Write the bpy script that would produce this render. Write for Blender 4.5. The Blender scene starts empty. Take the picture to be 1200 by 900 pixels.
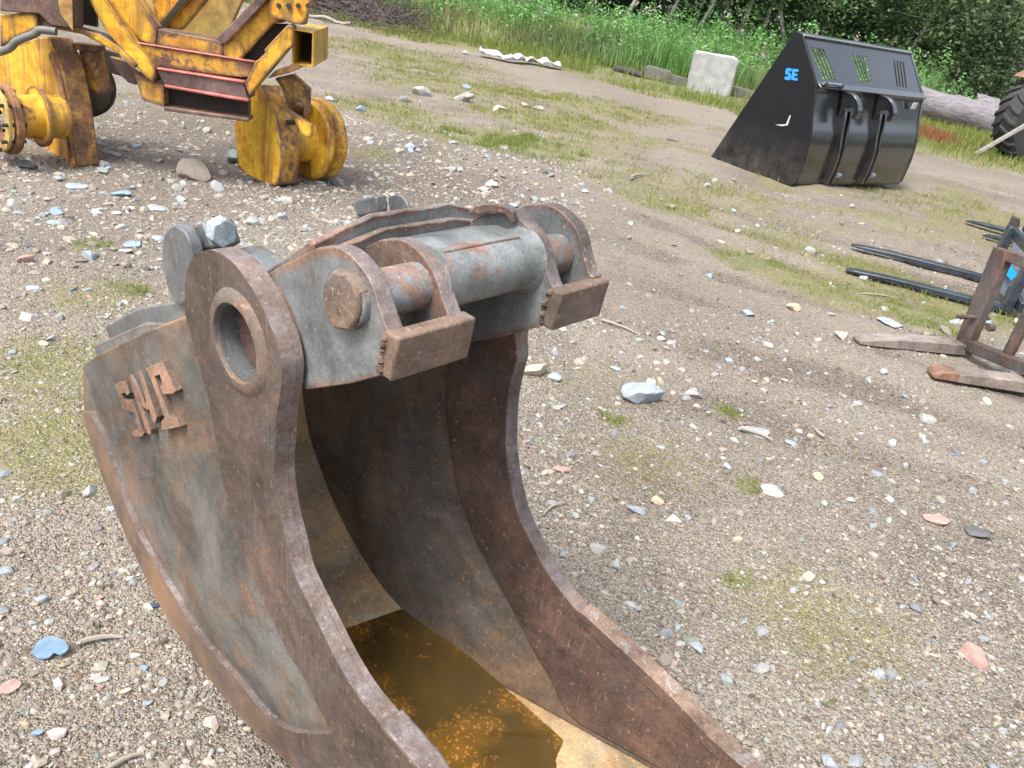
import bpy, bmesh, math, random
import numpy as np
from mathutils import Vector, Matrix, Quaternion
from mathutils.geometry import tessellate_polygon

random.seed(7); RNG = np.random.default_rng(7)
SC = bpy.context.scene
COL = SC.collection

# ------------------------------------------------------------------ camera
cam = bpy.data.cameras.new('camera'); cam.sensor_width = 36; cam.lens = 28.5
cam.clip_start = .05; cam.clip_end = 2000
CAM = bpy.data.objects.new('camera', cam); COL.objects.link(CAM)
CX, CY, CF = Vector((.983255, .078388, .164494)), Vector((-.182236, .423303, .887469)), Vector((0, .902585, -.430511))
CAM.matrix_world = Matrix(((CX.x, CY.x, -CF.x, 0), (CX.y, CY.y, -CF.y, 0), (CX.z, CY.z, -CF.z, 1.4), (0, 0, 0, 1)))
SC.camera = CAM
CAMP = np.array([0, 0, 1.4]); CAMM = np.array([CX, CY, CF]).T

# ------------------------------------------------------------------ light
SUN_EL, SUN_AZ = math.radians(60), math.radians(-142)      # azimuth clockwise from +Y
w = bpy.data.worlds.new('World'); SC.world = w; w.use_nodes = True
nt = w.node_tree; nt.nodes.clear()
sky = nt.nodes.new('ShaderNodeTexSky'); sky.sky_type = 'NISHITA'; sky.sun_disc = False
sky.sun_elevation = SUN_EL; sky.sun_rotation = SUN_AZ; sky.air_density = 1.0; sky.dust_density = 4.0; sky.ozone_density = 1.0
bg = nt.nodes.new('ShaderNodeBackground'); bg.inputs[1].default_value = .15
wo = nt.nodes.new('ShaderNodeOutputWorld')
hs = nt.nodes.new('ShaderNodeHueSaturation'); hs.inputs['Saturation'].default_value = .5      # a thin overcast
nt.links.new(sky.outputs[0], hs.inputs['Color']); nt.links.new(hs.outputs[0], bg.inputs[0]); nt.links.new(bg.outputs[0], wo.inputs[0])
sun = bpy.data.lights.new('sun', 'SUN'); sun.energy = 1.5; sun.angle = math.radians(18); sun.color = (1, .965, .91)
SUN = bpy.data.objects.new('sun', sun); COL.objects.link(SUN)
sd = Vector((math.sin(SUN_AZ) * math.cos(SUN_EL), math.cos(SUN_AZ) * math.cos(SUN_EL), math.sin(SUN_EL)))
SUN.rotation_euler = sd.to_track_quat('Z', 'Y').to_euler()
SC.view_settings.view_transform = 'Standard'; SC.view_settings.look = 'None'
SC.view_settings.exposure = 1.48; SC.view_settings.gamma = 1
SC.cycles.max_bounces = 6; SC.cycles.diffuse_bounces = 3; SC.cycles.glossy_bounces = 3

# measured outlines (metres, in each object's own frame)
DATA = {
 'bucket': {'O': (-0.3732, 1.1168, 0.0318), 'M': ((0.7699, 0.6373, -0.0326), (-0.6381, 0.7689, -0.0393), (0.0, 0.0511, 0.9987)), 'rim': ((-0.165, 0.8473), (-0.1603, 0.8852), (-0.1428, 0.9153), (-0.11, 0.9442), (-0.0774, 0.9604), (-0.0444, 0.9661), (-0.0107, 0.9647), (0.0192, 0.956), (0.0483, 0.9398), (0.0702, 0.9239), (0.0853, 0.9093), (0.1025, 0.8918), (0.1153, 0.8631), (0.1174, 0.8413), (0.1127, 0.8076), (0.1033, 0.7675), (0.1006, 0.7296), (0.0949, 0.6593), (0.1111, 0.5936), (0.1327, 0.5493), (0.1522, 0.5062), (0.1932, 0.4715), (0.2242, 0.4492), (0.2757, 0.4121), (0.3252, 0.3896), (0.3805, 0.3803), (0.4658, 0.3733)), 'top': ((-0.7067, 0.4871), (-0.6071, 0.5556), (-0.3598, 0.7103), (-0.1944, 0.8063)), 'out': ((-0.7483, 0.3443), (-0.7011, 0.2526), (-0.6399, 0.1747), (-0.5755, 0.1114), (-0.5048, 0.0609), (-0.391, -0.0014), (-0.319, -0.0117), (-0.2204, -0.0299), (-0.158, -0.0316), (-0.0738, -0.0283), (0.006, -0.015), (0.0718, -0.0018), (0.1369, 0.0185)), 'seam': ((-0.168, 0.8223), (-0.1495, 0.7845), (-0.1305, 0.7479), (-0.1139, 0.7145), (-0.0955, 0.667), (-0.07, 0.5588), (-0.0404, 0.4873), (-0.0085, 0.4453), (0.0397, 0.3921), (0.0799, 0.3605), (0.1355, 0.3185), (0.187, 0.2989), (0.2302, 0.2673), (0.2626, 0.247)), 'wear_in': ((-0.6671, 0.3882), (-0.6199, 0.3596), (-0.5834, 0.3078), (-0.5385, 0.254), (-0.4713, 0.1839), (-0.406, 0.1541), (-0.3077, 0.1219), (-0.2359, 0.093), (-0.1537, 0.0876), (-0.0424, 0.0953), (0.0266, 0.092), (0.0896, 0.1048), (0.1518, 0.1398), (0.2093, 0.1913), (0.2599, 0.2407)), 'wear_out': ((-0.7166, 0.3634), (-0.6702, 0.2734), (-0.6102, 0.1969), (-0.5469, 0.1347), (-0.4775, 0.0852), (-0.3657, 0.024), (-0.2951, 0.0139), (-0.1983, -0.0039), (-0.137, -0.0056), (-0.0543, -0.0025), (0.024, 0.0107), (0.0886, 0.0236), (0.1526, 0.0436)), 'lip': (0.93, 0.2), 'btm': ((0.2, 0.022), (0.42, 0.035), (0.68, 0.075), (0.92, 0.14)), 'hole': (0.0, 0.842), 'rw': (0.3806, 0.14, 0.085), 'junc': ((-0.4085, 0.4544), (-0.386, 0.3887), (-0.3625, 0.3405), (-0.3235, 0.2855), (-0.2716, 0.2203), (-0.1997, 0.1543), (-0.1132, 0.0956), (-0.0523, 0.0696), (0.0241, 0.0503), (0.121, 0.0524), (0.2295, 0.052), (0.3082, 0.0599), (0.3669, 0.0737), (0.4139, 0.0842), (0.4709, 0.0805), (0.5421, 0.0947), (0.6181, 0.104)), 'rimR': ((0.1392, 0.7528), (0.1376, 0.677), (0.1514, 0.5921), (0.1714, 0.532), (0.2018, 0.472), (0.2263, 0.4378), (0.2469, 0.4194), (0.2862, 0.3817), (0.3317, 0.3502), (0.3802, 0.3275), (0.4022, 0.3233), (0.5056, 0.2949), (0.6013, 0.2658), (0.682, 0.2356), (0.7497, 0.2187)), 'seamR': ((-0.0117, 0.6563), (0.0055, 0.5825), (0.0353, 0.5024), (0.0658, 0.4308), (0.1001, 0.3848), (0.1309, 0.3452), (0.2023, 0.2805), (0.2666, 0.2254), (0.3235, 0.1729), (0.3641, 0.1432), (0.4119, 0.092)), 'ear': ((-0.0033, 0.9367), (0.0452, 0.9707), (0.0923, 0.9993), (0.1323, 1.0258), (0.1478, 1.032), (0.1759, 1.0413), (0.2016, 1.0419), (0.2253, 1.0353), (0.2472, 1.0239), (0.2624, 1.0069), (0.2684, 0.9967), (0.2878, 0.971), (0.2966, 0.9677), (0.296, 0.9381), (0.285, 0.9064), (0.2179, 0.8626), (0.1169, 0.8054)), 'block': ((0.3131, 0.97), (0.3059, 0.9063), (0.285, 0.9064), (0.2827, 0.9322), (0.2878, 0.971)), 'nut': ((0.1938, 1.0183), (0.2227, 1.024), (0.2449, 1.0084), (0.2518, 0.9849), (0.2324, 0.9501), (0.2028, 0.9428), (0.179, 0.9612), (0.1741, 0.9915)), 'LS': ((-0.4979, 0.535), (-0.4819, 0.5522), (-0.4403, 0.5725), (-0.4269, 0.5517), (-0.4425, 0.5384), (-0.4503, 0.5414), (-0.4704, 0.5302), (-0.4627, 0.5202), (-0.4215, 0.5409), (-0.4076, 0.5285), (-0.3768, 0.4866), (-0.3852, 0.4749), (-0.4213, 0.4531), (-0.4372, 0.4582), (-0.4007, 0.4866), (-0.4178, 0.5121), (-0.4383, 0.5061), (-0.469, 0.4947)), 'LM': ((-0.4208, 0.5928), (-0.4046, 0.6052), (-0.3829, 0.5968), (-0.3587, 0.5714), (-0.3506, 0.563), (-0.3461, 0.5745), (-0.3556, 0.5944), (-0.3741, 0.6237), (-0.3613, 0.634), (-0.3481, 0.6221), (-0.3051, 0.5604), (-0.3154, 0.5403), (-0.3272, 0.5405), (-0.3377, 0.5616), (-0.345, 0.5539), (-0.3521, 0.5545), (-0.3685, 0.551), (-0.3636, 0.5447), (-0.3386, 0.5156), (-0.3387, 0.5044), (-0.3568, 0.4948), (-0.363, 0.5045), (-0.3944, 0.5509)), 'LP': ((-0.3454, 0.6435), (-0.2675, 0.6928), (-0.2459, 0.675), (-0.2193, 0.6563), (-0.2315, 0.6448), (-0.2747, 0.6223), (-0.2852, 0.6337), (-0.2747, 0.6474), (-0.2827, 0.6595), (-0.306, 0.6445), (-0.2567, 0.587), (-0.2273, 0.598), (-0.2127, 0.5866), (-0.2954, 0.5344), (-0.2918, 0.557), (-0.2766, 0.5739), (-0.3295, 0.641)), 'disc': ((-0.2758, 0.9314), (-0.3023, 0.9173), (-0.325, 0.892), (-0.3352, 0.8578), (-0.3318, 0.8273), (-0.3192, 0.803), (-0.2992, 0.7846), (-0.2594, 0.7998), (-0.2244, 0.8653), (-0.2252, 0.9095), (-0.2432, 0.9299)), 'rblock': ((-0.3291, 0.9015), (-0.2737, 0.9338), (-0.197, 0.9599), (-0.1616, 0.9636), (-0.1475, 0.9283), (-0.2017, 0.8957), (-0.2993, 0.8628)), 'cblock': ((-0.3015, 0.9118), (-0.2472, 0.9434), (-0.216, 0.9078), (-0.269, 0.8766)), 'hexc': (-0.2276, 0.0856, 0.9288), 'hex': ((-0.1711, 0.9708), (-0.1285, 0.9742), (-0.1138, 0.961), (-0.1307, 0.9404), (-0.1775, 0.9265), (-0.2011, 0.9433)), 'rblockR': ((-0.2151, 0.9527), (-0.1976, 0.9658), (-0.1456, 0.9868), (-0.1379, 0.9575), (-0.1976, 0.9316)), 'lensR': ((-0.1715, 0.9707), (-0.1499, 0.9831), (-0.1301, 0.984), (-0.1114, 0.9704), (-0.1174, 0.9575), (-0.1638, 0.9437)), 'ringR': ((0.1079, 1.0317), (0.1269, 1.0482), (0.1572, 1.061), (0.1842, 1.0648), (0.2026, 1.0625), (0.2058, 1.0451), (0.1621, 1.0317), (0.1273, 1.0211)), 'stepA': ((0.0934, 0.06, 1.0158), (0.0871, 0.16, 1.0419), (0.1223, 0.08, 1.0236), (0.0979, 0.165, 1.028)), 'back': ((-0.6693, 0.5838), (-0.4895, 0.6955), (-0.2771, 0.7958)), 'back2': ((-0.7141, 0.5223), (-0.4303, 0.6923)), 'waterA': (-0.199, 0.339, -0.164), 'waterB': (0.024, 0.388, 0.05), 'waterC': (0.305, 0.43, 0.072)},
 'se': {'O': (2.6184, 9.2015, 0.0), 'M': ((0.6428, 0.7659, -0.0134), (-0.766, 0.6427, -0.0112), (0.0, 0.0175, 0.9999)), 'side': ((-1.2059, 0.0097), (-0.5135, 1.5177), (-0.4038, 1.4987), (-0.0591, 1.0459), (-0.0087, 0.7705), (0.0544, 0.5457), (0.0676, 0.3054), (0.0467, 0.0598), (0.0, 0.0)), 'letS': ((-0.4195, 1.1531), (-0.4786, 1.1493), (-0.4899, 1.1184), (-0.4741, 1.0861), (-0.4317, 1.0845), (-0.4291, 1.0675), (-0.4741, 1.0656), (-0.4701, 1.0341), (-0.4027, 1.0371), (-0.3926, 1.0708), (-0.4129, 1.1051), (-0.448, 1.1079), (-0.4495, 1.1222), (-0.4129, 1.1253)), 'bolt_left': ((-0.0457, 1.0483), (0.3751, 1.074)), 'E4': ((-0.4073, 1.1525), (-0.3244, 1.1603), (-0.3013, 1.0491), (-0.3817, 1.0438))},
 'yel': {'O': (-2.2757, 5.0367, 0.0), 'M': ((0.9903, -0.1392, 0.0), (0.1392, 0.9903, 0.0), (0.0, 0.0, 1.0)), 'P': {'arm_ul': (((-0.444, 0.966), (-0.287, 0.992), (-0.162, 0.86), (-0.173, 0.764), (-0.256, 0.774), (-0.335, 0.846)), 0.02), 'beam_up': (((-0.165, 0.855), (0.173, 0.849), (0.222, 0.828), (0.218, 0.76), (-0.177, 0.763)), 0.03), 'arm_ur': (((0.222, 0.833), (0.458, 1.087), (0.549, 1.038), (0.55, 1.005), (0.501, 0.992), (0.323, 0.767), (0.218, 0.76)), 0.03), 'flange_ur': (((0.188, 0.86), (0.242, 0.84), (0.484, 1.12), (0.421, 1.11)), -0.03), 'beam_mid': (((-0.288, 0.766), (0.41, 0.769), (0.382, 0.677), (0.332, 0.664), (0.117, 0.654), (-0.18, 0.65)), 0), 'arm_ll': (((-0.47, 0.963), (-0.424, 0.971), (-0.317, 0.848), (-0.263, 0.769), (-0.146, 0.651), (-0.162, 0.562), (-0.201, 0.58), (-0.314, 0.686), (-0.44, 0.832), (-0.474, 0.895)), -0.06), 'beam_low': (((-0.149, 0.65), (0.354, 0.653), (0.386, 0.55), (-0.107, 0.56)), -0.05), 'under': (((-0.141, 0.547), (0.362, 0.537), (0.365, 0.414), (-0.139, 0.412)), 0.06), 'lip': (((-0.109, 0.431), (0.389, 0.44), (0.389, 0.419), (-0.11, 0.406)), -0.05), 'end_l': (((-0.284, 0.597), (-0.172, 0.557), (-0.113, 0.552), (-0.111, 0.423), (-0.244, 0.447)), -0.03), 'arm_lr': (((0.381, 0.673), (0.425, 0.777), (0.485, 0.83), (0.47, 0.846), (0.601, 1.008), (0.631, 1.004), (0.636, 0.892), (0.612, 0.879), (0.56, 0.808), (0.456, 0.666), (0.422, 0.621), (0.393, 0.572), (0.361, 0.651)), -0.06), 'recess': (((0.307, 0.759), (0.487, 0.987), (0.577, 1.002), (0.578, 0.973), (0.388, 0.753)), 0.1), 'plate_tr': (((0.487, 1.121), (0.762, 1.167), (0.697, 1.022), (0.623, 1.014), (0.578, 1.026), (0.51, 1.024), (0.484, 1.061)), -0.02), 'box': (((0.621, 0.99), (0.745, 0.991), (0.752, 0.791), (0.625, 0.785)), 0.0), 'strut': (((0.487, 0.686), (0.53, 0.737), (0.624, 0.786), (0.69, 0.782), (0.611, 0.736)), -0.02), 'bracket': (((0.505, 0.675), (0.612, 0.717), (0.72, 0.643), (0.723, 0.499), (0.693, 0.468), (0.683, 0.55), (0.604, 0.563)), 0.12), 'link': (((0.619, 0.508), (0.754, 0.441), (0.758, 0.362), (0.694, 0.373)), 0.05), 'diag_a': (((-0.294, 0.984), (-0.106, 1.015), (-0.268, 0.837)), 0.35), 'diag_dark': (((-0.252, 0.837), (-0.142, 1.01), (-0.061, 1.024), (-0.211, 0.839)), 0.3), 'diag_b': (((-0.23, 0.833), (-0.073, 1.02), (0.019, 1.036), (-0.126, 0.84)), 0.36), 'rear': (((-0.507, 0.945), (0.313, 1.081), (0.087, 0.787), (0.022, 0.792), (-0.333, 0.791), (-0.458, 0.852)), 0.55), 'bar_l': (((-0.979, 0.808), (-0.943, 0.805), (-0.886, 0.828), (-0.779, 0.855), (-0.782, 0.764), (-0.889, 0.701), (-0.997, 0.629)), -0.1), 'beam_tl': (((-0.962, 0.882), (-0.549, 0.951), (-0.582, 0.798), (-0.698, 0.793), (-0.762, 0.845), (-0.968, 0.824)), -0.12), 'panel_tl': (((-0.665, 0.932), (-0.551, 0.951), (-0.566, 0.78), (-0.634, 0.867)), -0.15), 'gap_tl': (((-0.653, 0.929), (-0.527, 0.95), (-0.535, 0.8), (-0.656, 0.804)), 0.1), 'beam_diag': (((-0.765, 0.802), (-0.621, 0.803), (-0.449, 0.786), (-0.343, 0.734), (-0.25, 0.655), (-0.261, 0.63), (-0.349, 0.696), (-0.452, 0.735), (-0.544, 0.77), (-0.702, 0.772), (-0.767, 0.77)), -0.08), 'under_pl': (((-0.545, 0.62), (-0.443, 0.606), (-0.383, 0.555), (-0.386, 0.472), (-0.437, 0.479), (-0.512, 0.544)), 0.3), 'gap_b': (((-0.693, 0.646), (-0.552, 0.628), (-0.479, 0.483), (-0.637, 0.499), (-0.688, 0.543)), 0.45), 'post': (((-0.691, 0.647), (-0.572, 0.652), (-0.576, 0.397), (-0.622, 0.389), (-0.654, 0.52)), 0.15), 'post_fl': (((-0.691, 0.688), (-0.534, 0.694), (-0.531, 0.661), (-0.689, 0.649)), 0.12), 'darkwheel': (((-0.684, 0.606), (-0.647, 0.519), (-0.641, 0.414), (-0.662, 0.314), (-0.703, 0.253), (-0.717, 0.402)), 0.45), 'hose': (((-0.971, 0.61), (-0.872, 0.685), (-0.776, 0.737), (-0.742, 0.765), (-0.655, 0.77)), -0.16), 'pink_a': (((-0.284, 0.769), (0.412, 0.773), (0.413, 0.761), (-0.284, 0.758)), -0.012), 'pink_b': (((-0.145, 0.651), (0.361, 0.656), (0.362, 0.641), (-0.141, 0.638)), -0.062), 'pink_c': (((-0.102, 0.562), (0.39, 0.557), (0.39, 0.538), (-0.097, 0.544)), -0.066)}, 'FR': (-1.7482, 5.2241, 0.0), 'FL': (-2.8811, 4.8567, 0.0), 'ML': ((0.8192, 0.5736, 0.0), (-0.5736, 0.8192, 0.0), (0.0, 0.0, 1.0)), 'lr': ((-0.333, 0.509), (-0.236, 0.607), (-0.075, 0.472), (-0.026, 0.393), (0.012, 0.225), (-0.001, 0.017), (-0.238, 0.079), (-0.327, 0.142), (-0.406, 0.169), (-0.412, 0.335)), 'll': ((-0.961, 0.472), (-0.397, 0.681), (-0.259, 0.708), (-0.196, 0.633), (-0.125, 0.54), (-0.087, 0.435), (-0.051, 0.32), (-0.03, 0.173), (0.0, 0.0), (-0.097, 0.012), (-0.308, 0.11), (-0.543, 0.109), (-1.065, 0.05))},
 'fa': {'O': (2.3839, 4.3748, 0.0), 'M': ((0.342, 0.9397, 0.0), (-0.9397, 0.342, 0.0), (0.0, 0.0, 1.0)), 'post': ((-0.0174, 0.6152), (-0.0023, 0.0542), (0.0831, 0.0522), (0.0868, 0.1259), (0.0817, 0.5829), (0.0623, 0.6183)), 'top': ((-0.0174, 0.6152), (0.1787, 0.63), (0.3785, 0.646), (0.4104, 0.5873), (0.2101, 0.5726), (0.057, 0.565)), 'bot': ((0.0388, 0.1094), (0.2695, 0.1348), (0.4376, 0.1565), (0.678, 0.1867), (0.7133, 0.1218), (0.4708, 0.0957), (0.1128, 0.0558), (0.0307, 0.0537)), 'bar1': ((0.2474, 0.1206), (0.2909, 0.1263), (0.2946, 0.4357), (0.29, 0.5899), (0.2486, 0.5886), (0.2528, 0.4425)), 'bar2': ((0.2954, 0.1243), (0.3379, 0.1299), (0.3434, 0.4102), (0.3385, 0.591), (0.298, 0.5897), (0.2894, 0.4209)), 'pin': ((0.0676, 0.2289), (0.1069, 0.2357)), 't1': (-0.037, -0.623, 0.02), 't1h': (0.043, 0.083, 0.0), 't2': (0.351, -0.459, 0.02), 't2h': (0.473, 0.053, 0.0)},
 'fb': {'O': (3.1577, 5.4139, 0.0), 'M': ((0.9613, 0.2756, 0.0), (-0.2756, 0.9613, 0.0), (0.0, -0.0, 1.0)), 't1': (-0.97, 0.956, 0.0), 't2': (-1.019, 0.061, 0.0), 't1h': (-0.026, 0.808, 0.0), 'shank': ((-0.0286, 0.0042), (0.0263, 0.0015), (0.0627, 0.2804), (0.0645, 0.4283), (0.0188, 0.4395), (-0.0046, 0.2918)), 'plate': ((-0.0376, 0.1057), (-0.0496, 0.2919), (0.2377, 0.27), (0.33, -0.0208), (0.093, -0.012)), 'dia': ((-0.0067, 0.2233), (0.0102, 0.278), (0.0724, 0.2324), (0.0558, 0.1775))},
 'fc': {'O': (4.2673, 7.6459, 0.0), 'M': ((0.8192, 0.5736, 0.0), (-0.5736, 0.8192, 0.0), (0.0, -0.0, 1.0)), 't1': (-0.573, 1.07, 0.0), 't2': (-0.285, 0.449, 0.0), 'post': ((-0.0717, 0.3268), (-0.0024, 0.3153), (0.014, 0.2563), (0.0, 0.0), (-0.0639, 0.0125)), 'plate': ((-0.0279, 0.2296), (0.0202, 0.236), (0.109, 0.158), (0.2621, 0.1655), (0.3331, -0.0962), (0.0317, -0.0306))},
 'stones': ((-3.074, 4.672, 0.101, 0.071, 'dg', 'dark grey angular stone under the left yellow hub'), (-2.785, 5.003, 0.086, 0.075, 'g', 'grey stone against the foot of the left yellow leg'), (-2.275, 5.116, 0.242, 0.198, 'br', 'big brownish grey boulder between the yellow legs'), (-2.204, 5.69, 0.175, 0.121, 'gg', 'greenish grey boulder just left of the right yellow leg'), (-2.637, 4.448, 0.107, 0.078, 'lb', 'pale blue angular slab below the left yellow leg'), (-2.401, 4.605, 0.055, 0.085, 'g', 'small upright oval grey stone near the yellow machine'), (-2.391, 4.451, 0.126, 0.049, 'b', 'bluish flat stone in front of the yellow machine'), (-2.223, 4.228, 0.074, 0.037, 'w', 'white flat pebble left of the grey bucket disc'), (-2.109, 4.316, 0.104, 0.057, 'g', 'grey flat stone above the rounded grey bucket ear'), (-2.095, 4.561, 0.07, 0.084, 'lb', 'pale upright stone above the hexagon bolt'), (-2.472, 3.963, 0.075, 0.048, 'b', 'blue grey chunk at far left gravel'), (-2.601, 4.095, 0.05, 0.045, 'p', 'pale pinkish pebble beside the blue grey chunk'), (-2.235, 4.117, 0.055, 0.036, 'l', 'small pale pebble beside the white flat pebble'), (-1.922, 3.675, 0.083, 0.05, 'b', 'blue slab above the pale pink flat stone'), (-1.868, 3.807, 0.064, 0.06, 'lb', 'pale blue stone touching the view of the rounded ear'), (-1.899, 3.564, 0.08, 0.032, 'p', 'pale pink flat stone left of the bucket ear'), (-2.163, 3.23, 0.07, 0.033, 'pk', 'reddish brown oval stone on the left gravel'), (-1.961, 2.941, 0.075, 0.027, 'lb', 'thin pale blue flake at the left edge gravel'), (-2.375, 3.786, 0.085, 0.034, 'gg', 'pale greenish flat stone left of the bucket'), (-2.809, 4.538, 0.059, 0.045, 'g', 'light grey stone under the left drum'), (-0.727, 1.038, 0.036, 0.028, 'p', 'round pale pinkish stone at lower left'), (-0.874, 1.123, 0.048, 0.026, 'pk', 'flat pink stone at the left edge'), (-0.728, 1.186, 0.039, 0.023, 'g', 'grey stone right of the bright blue chip'), (-0.767, 1.035, 0.026, 0.019, 'b', 'blue grey stone beside the round pinkish stone'), (-0.957, 1.367, 0.035, 0.019, 'lb', 'pale blue stone left of the bucket heel'), (-0.818, 1.52, 0.033, 0.019, 'w', 'white stone beside the bucket back edge'), (-0.814, 1.481, 0.025, 0.016, 'l', 'pale pebble below the white stone by the bucket'), (-0.718, 1.41, 0.028, 0.016, 'db', 'dark blue pebble against the bucket back'), (-0.653, 1.319, 0.019, 0.017, 'dg', 'dark pebble under the bucket curve'), (-0.848, 1.41, 0.024, 0.02, 'pk', 'small pink pebble left of the bucket'), (-1.082, 1.431, 0.044, 0.02, 'lb', 'pale blue stone at left edge halfway down'), (-0.657, 1.231, 0.025, 0.02, 'b', 'blue pebble left of the bucket shadow'), (-0.608, 1.147, 0.024, 0.019, 'lb', 'pale blue pebble in the gravel by the bucket shadow'), (-0.662, 1.166, 0.023, 0.017, 't', 'tan pebble left of the bucket shadow'), (-0.713, 1.165, 0.021, 0.016, 'pk', 'orange pink pebble under the grey stone'), (-0.8, 1.056, 0.018, 0.016, 'o', 'orange pebble at lower left'), (0.529, 3.007, 0.196, 0.119, 'lb', 'large pale blue grey boulder right of the bucket'), (0.077, 3.054, 0.113, 0.092, 't', 'tan boulder beside the right rim of the bucket'), (0.165, 3.029, 0.06, 0.053, 'lb', 'pale stone touching the tan boulder'), (0.767, 3.166, 0.087, 0.058, 'l', 'pale round stone right of the large boulder'), (0.983, 2.898, 0.129, 0.061, 'g', 'grey slab with a stick beneath it'), (0.96, 2.455, 0.101, 0.047, 'w', 'white wedge stone beside a grass sprig'), (1.128, 2.877, 0.061, 0.034, 'lb', 'small white blue stone right of the grey slab'), (1.542, 2.477, 0.099, 0.048, 'pk', 'pinkish brown flat stone beside a dark stone'), (1.679, 2.453, 0.101, 0.059, 'dg', 'dark grey stone beside the pinkish flat stone'), (0.226, 2.343, 0.074, 0.026, 'pk', 'flat rose stone right of the bucket rim'), (1.365, 1.768, 0.083, 0.046, 'pk', 'broken pink stone at the right edge'), (0.839, 1.324, 0.045, 0.049, 'lb', 'white blue stone at the bottom edge'), (0.58, 1.613, 0.048, 0.037, 'lb', 'pale blue angular stone right of the bucket lip'), (0.542, 1.678, 0.031, 0.027, 'lb', 'small pale blue stone above the angular one'), (1.251, 2.499, 0.039, 0.048, 'w', 'upright white chip in the right gravel'), (1.856, 3.365, 0.077, 0.054, 'l', 'whitish stone below the rusty tines'), (1.548, 3.386, 0.039, 0.039, 'w', 'small white pebble below the rusty tine tips'), (1.252, 3.917, 0.07, 0.061, 'l', 'light grey stone left of the rusty fork'), (1.726, 4.25, 0.084, 0.065, 't', 'beige stone by the tip of the rusty tine'), (1.232, 4.404, 0.082, 0.048, 'lb', 'light grey stone beside a grass clump'), (1.113, 5.048, 0.054, 0.049, 'b', 'small blue stone above the light grey one'), (1.325, 5.978, 0.063, 0.088, 't', 'small upright beige stone in the bare dirt'), (1.488, 11.12, 0.168, 0.157, 'br', 'brown grey stone left of the black bucket'), (2.143, 4.67, 0.193, 0.046, 'lb', 'long pale blue flake between the fork tines'), (-1.826, 11.054, 0.267, 0.145, 'l', 'light grey boulder on the grassy strip'), (-1.329, 11.32, 0.273, 0.137, 'l', 'whitish boulder on the grassy strip'), (-1.482, 12.649, 0.152, 0.101, 'b', 'blue stone behind the whitish boulder'), (-1.903, 10.256, 0.145, 0.093, 'g', 'small grey stone left of the light boulder'), (-0.523, 11.741, 0.165, 0.094, 't', 'beige stone in the middle grass'), (-0.34, 11.696, 0.153, 0.106, 'l', 'pale stone beside the beige one in grass'), (-0.799, 10.854, 0.197, 0.142, 'p', 'pink grey stone in the middle grass'), (-2.13, 8.97, 0.119, 0.073, 'b', 'blue stone right of the yellow machine'), (-2.564, 9.281, 0.104, 0.066, 'lb', 'grey blue pebble just right of the yellow wheel'), (-0.439, 6.266, 0.092, 0.066, 'p', 'pinkish stone behind the bucket ears'), (0.298, 6.711, 0.07, 0.077, 'w', 'white stone behind the right bucket ear'), (-1.688, 23.507, 0.206, 0.16, 't', 'pale yellow block stone at the weed edge'), (-1.134, 21.249, 0.166, 0.124, 'g', 'grey stone near the crumpled sheet'), (-2.19, 18.16, 0.179, 0.143, 'w', 'white lump left of the crumpled sheet'), (0.432, 3.273, 0.06, 0.026, 'lb', 'pale flat chip above the large boulder'), (0.686, 3.785, 0.047, 0.034, 'w', 'whitish stone in the bare ground centre right')),
}

# ------------------------------------------------------------------ helpers
def tag(o, label=None, cat=None, group=None, kind=None):
    if label: o['label'] = label
    if cat: o['category'] = cat
    if group: o['group'] = group
    if kind: o['kind'] = kind
    return o

def empty(name, O, M=None):
    o = bpy.data.objects.new(name, None); COL.objects.link(o); o.empty_display_size = .1
    if M is not None:
        m = Matrix.Identity(4)
        for i in range(3):
            for j in range(3): m[i][j] = M[i][j]
        m.translation = Vector(O); o.matrix_world = m
    else: o.location = O
    return o

def mobj(name, verts, faces, mat, parent=None, smooth=35, bevel=0, seg=2, recalc=True):
    me = bpy.data.meshes.new(name)
    me.from_pydata([tuple(map(float, v)) for v in verts], [], faces)
    if recalc:
        bm = bmesh.new(); bm.from_mesh(me)
        bmesh.ops.recalc_face_normals(bm, faces=bm.faces); bm.to_mesh(me); bm.free()
    if smooth:
        me.polygons.foreach_set('use_smooth', [True] * len(me.polygons))
        me.set_sharp_from_angle(angle=math.radians(smooth))
    if mat: me.materials.append(mat)
    o = bpy.data.objects.new(name, me); COL.objects.link(o)
    if parent: o.parent = parent
    if bevel:
        b = o.modifiers.new('bevel', 'BEVEL'); b.width = bevel; b.segments = seg
        b.limit_method = 'ANGLE'; b.angle_limit = math.radians(40); b.use_clamp_overlap = True
    return o

def ev(f, x, z): return f(x, z) if callable(f) else f

def smoothpath(pts, sub=4):
    P = [np.array(p, float) for p in pts]; out = []
    for i in range(len(P) - 1):
        a = P[max(i - 1, 0)]; b = P[i]; c = P[i + 1]; d = P[min(i + 2, len(P) - 1)]
        for k in range(sub):
            t = k / sub
            out.append(tuple(.5 * ((2 * b) + (-a + c) * t + (2 * a - 5 * b + 4 * c - d) * t * t + (-a + 3 * b - 3 * c + d) * t ** 3)))
    out.append(tuple(P[-1])); return out

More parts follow.
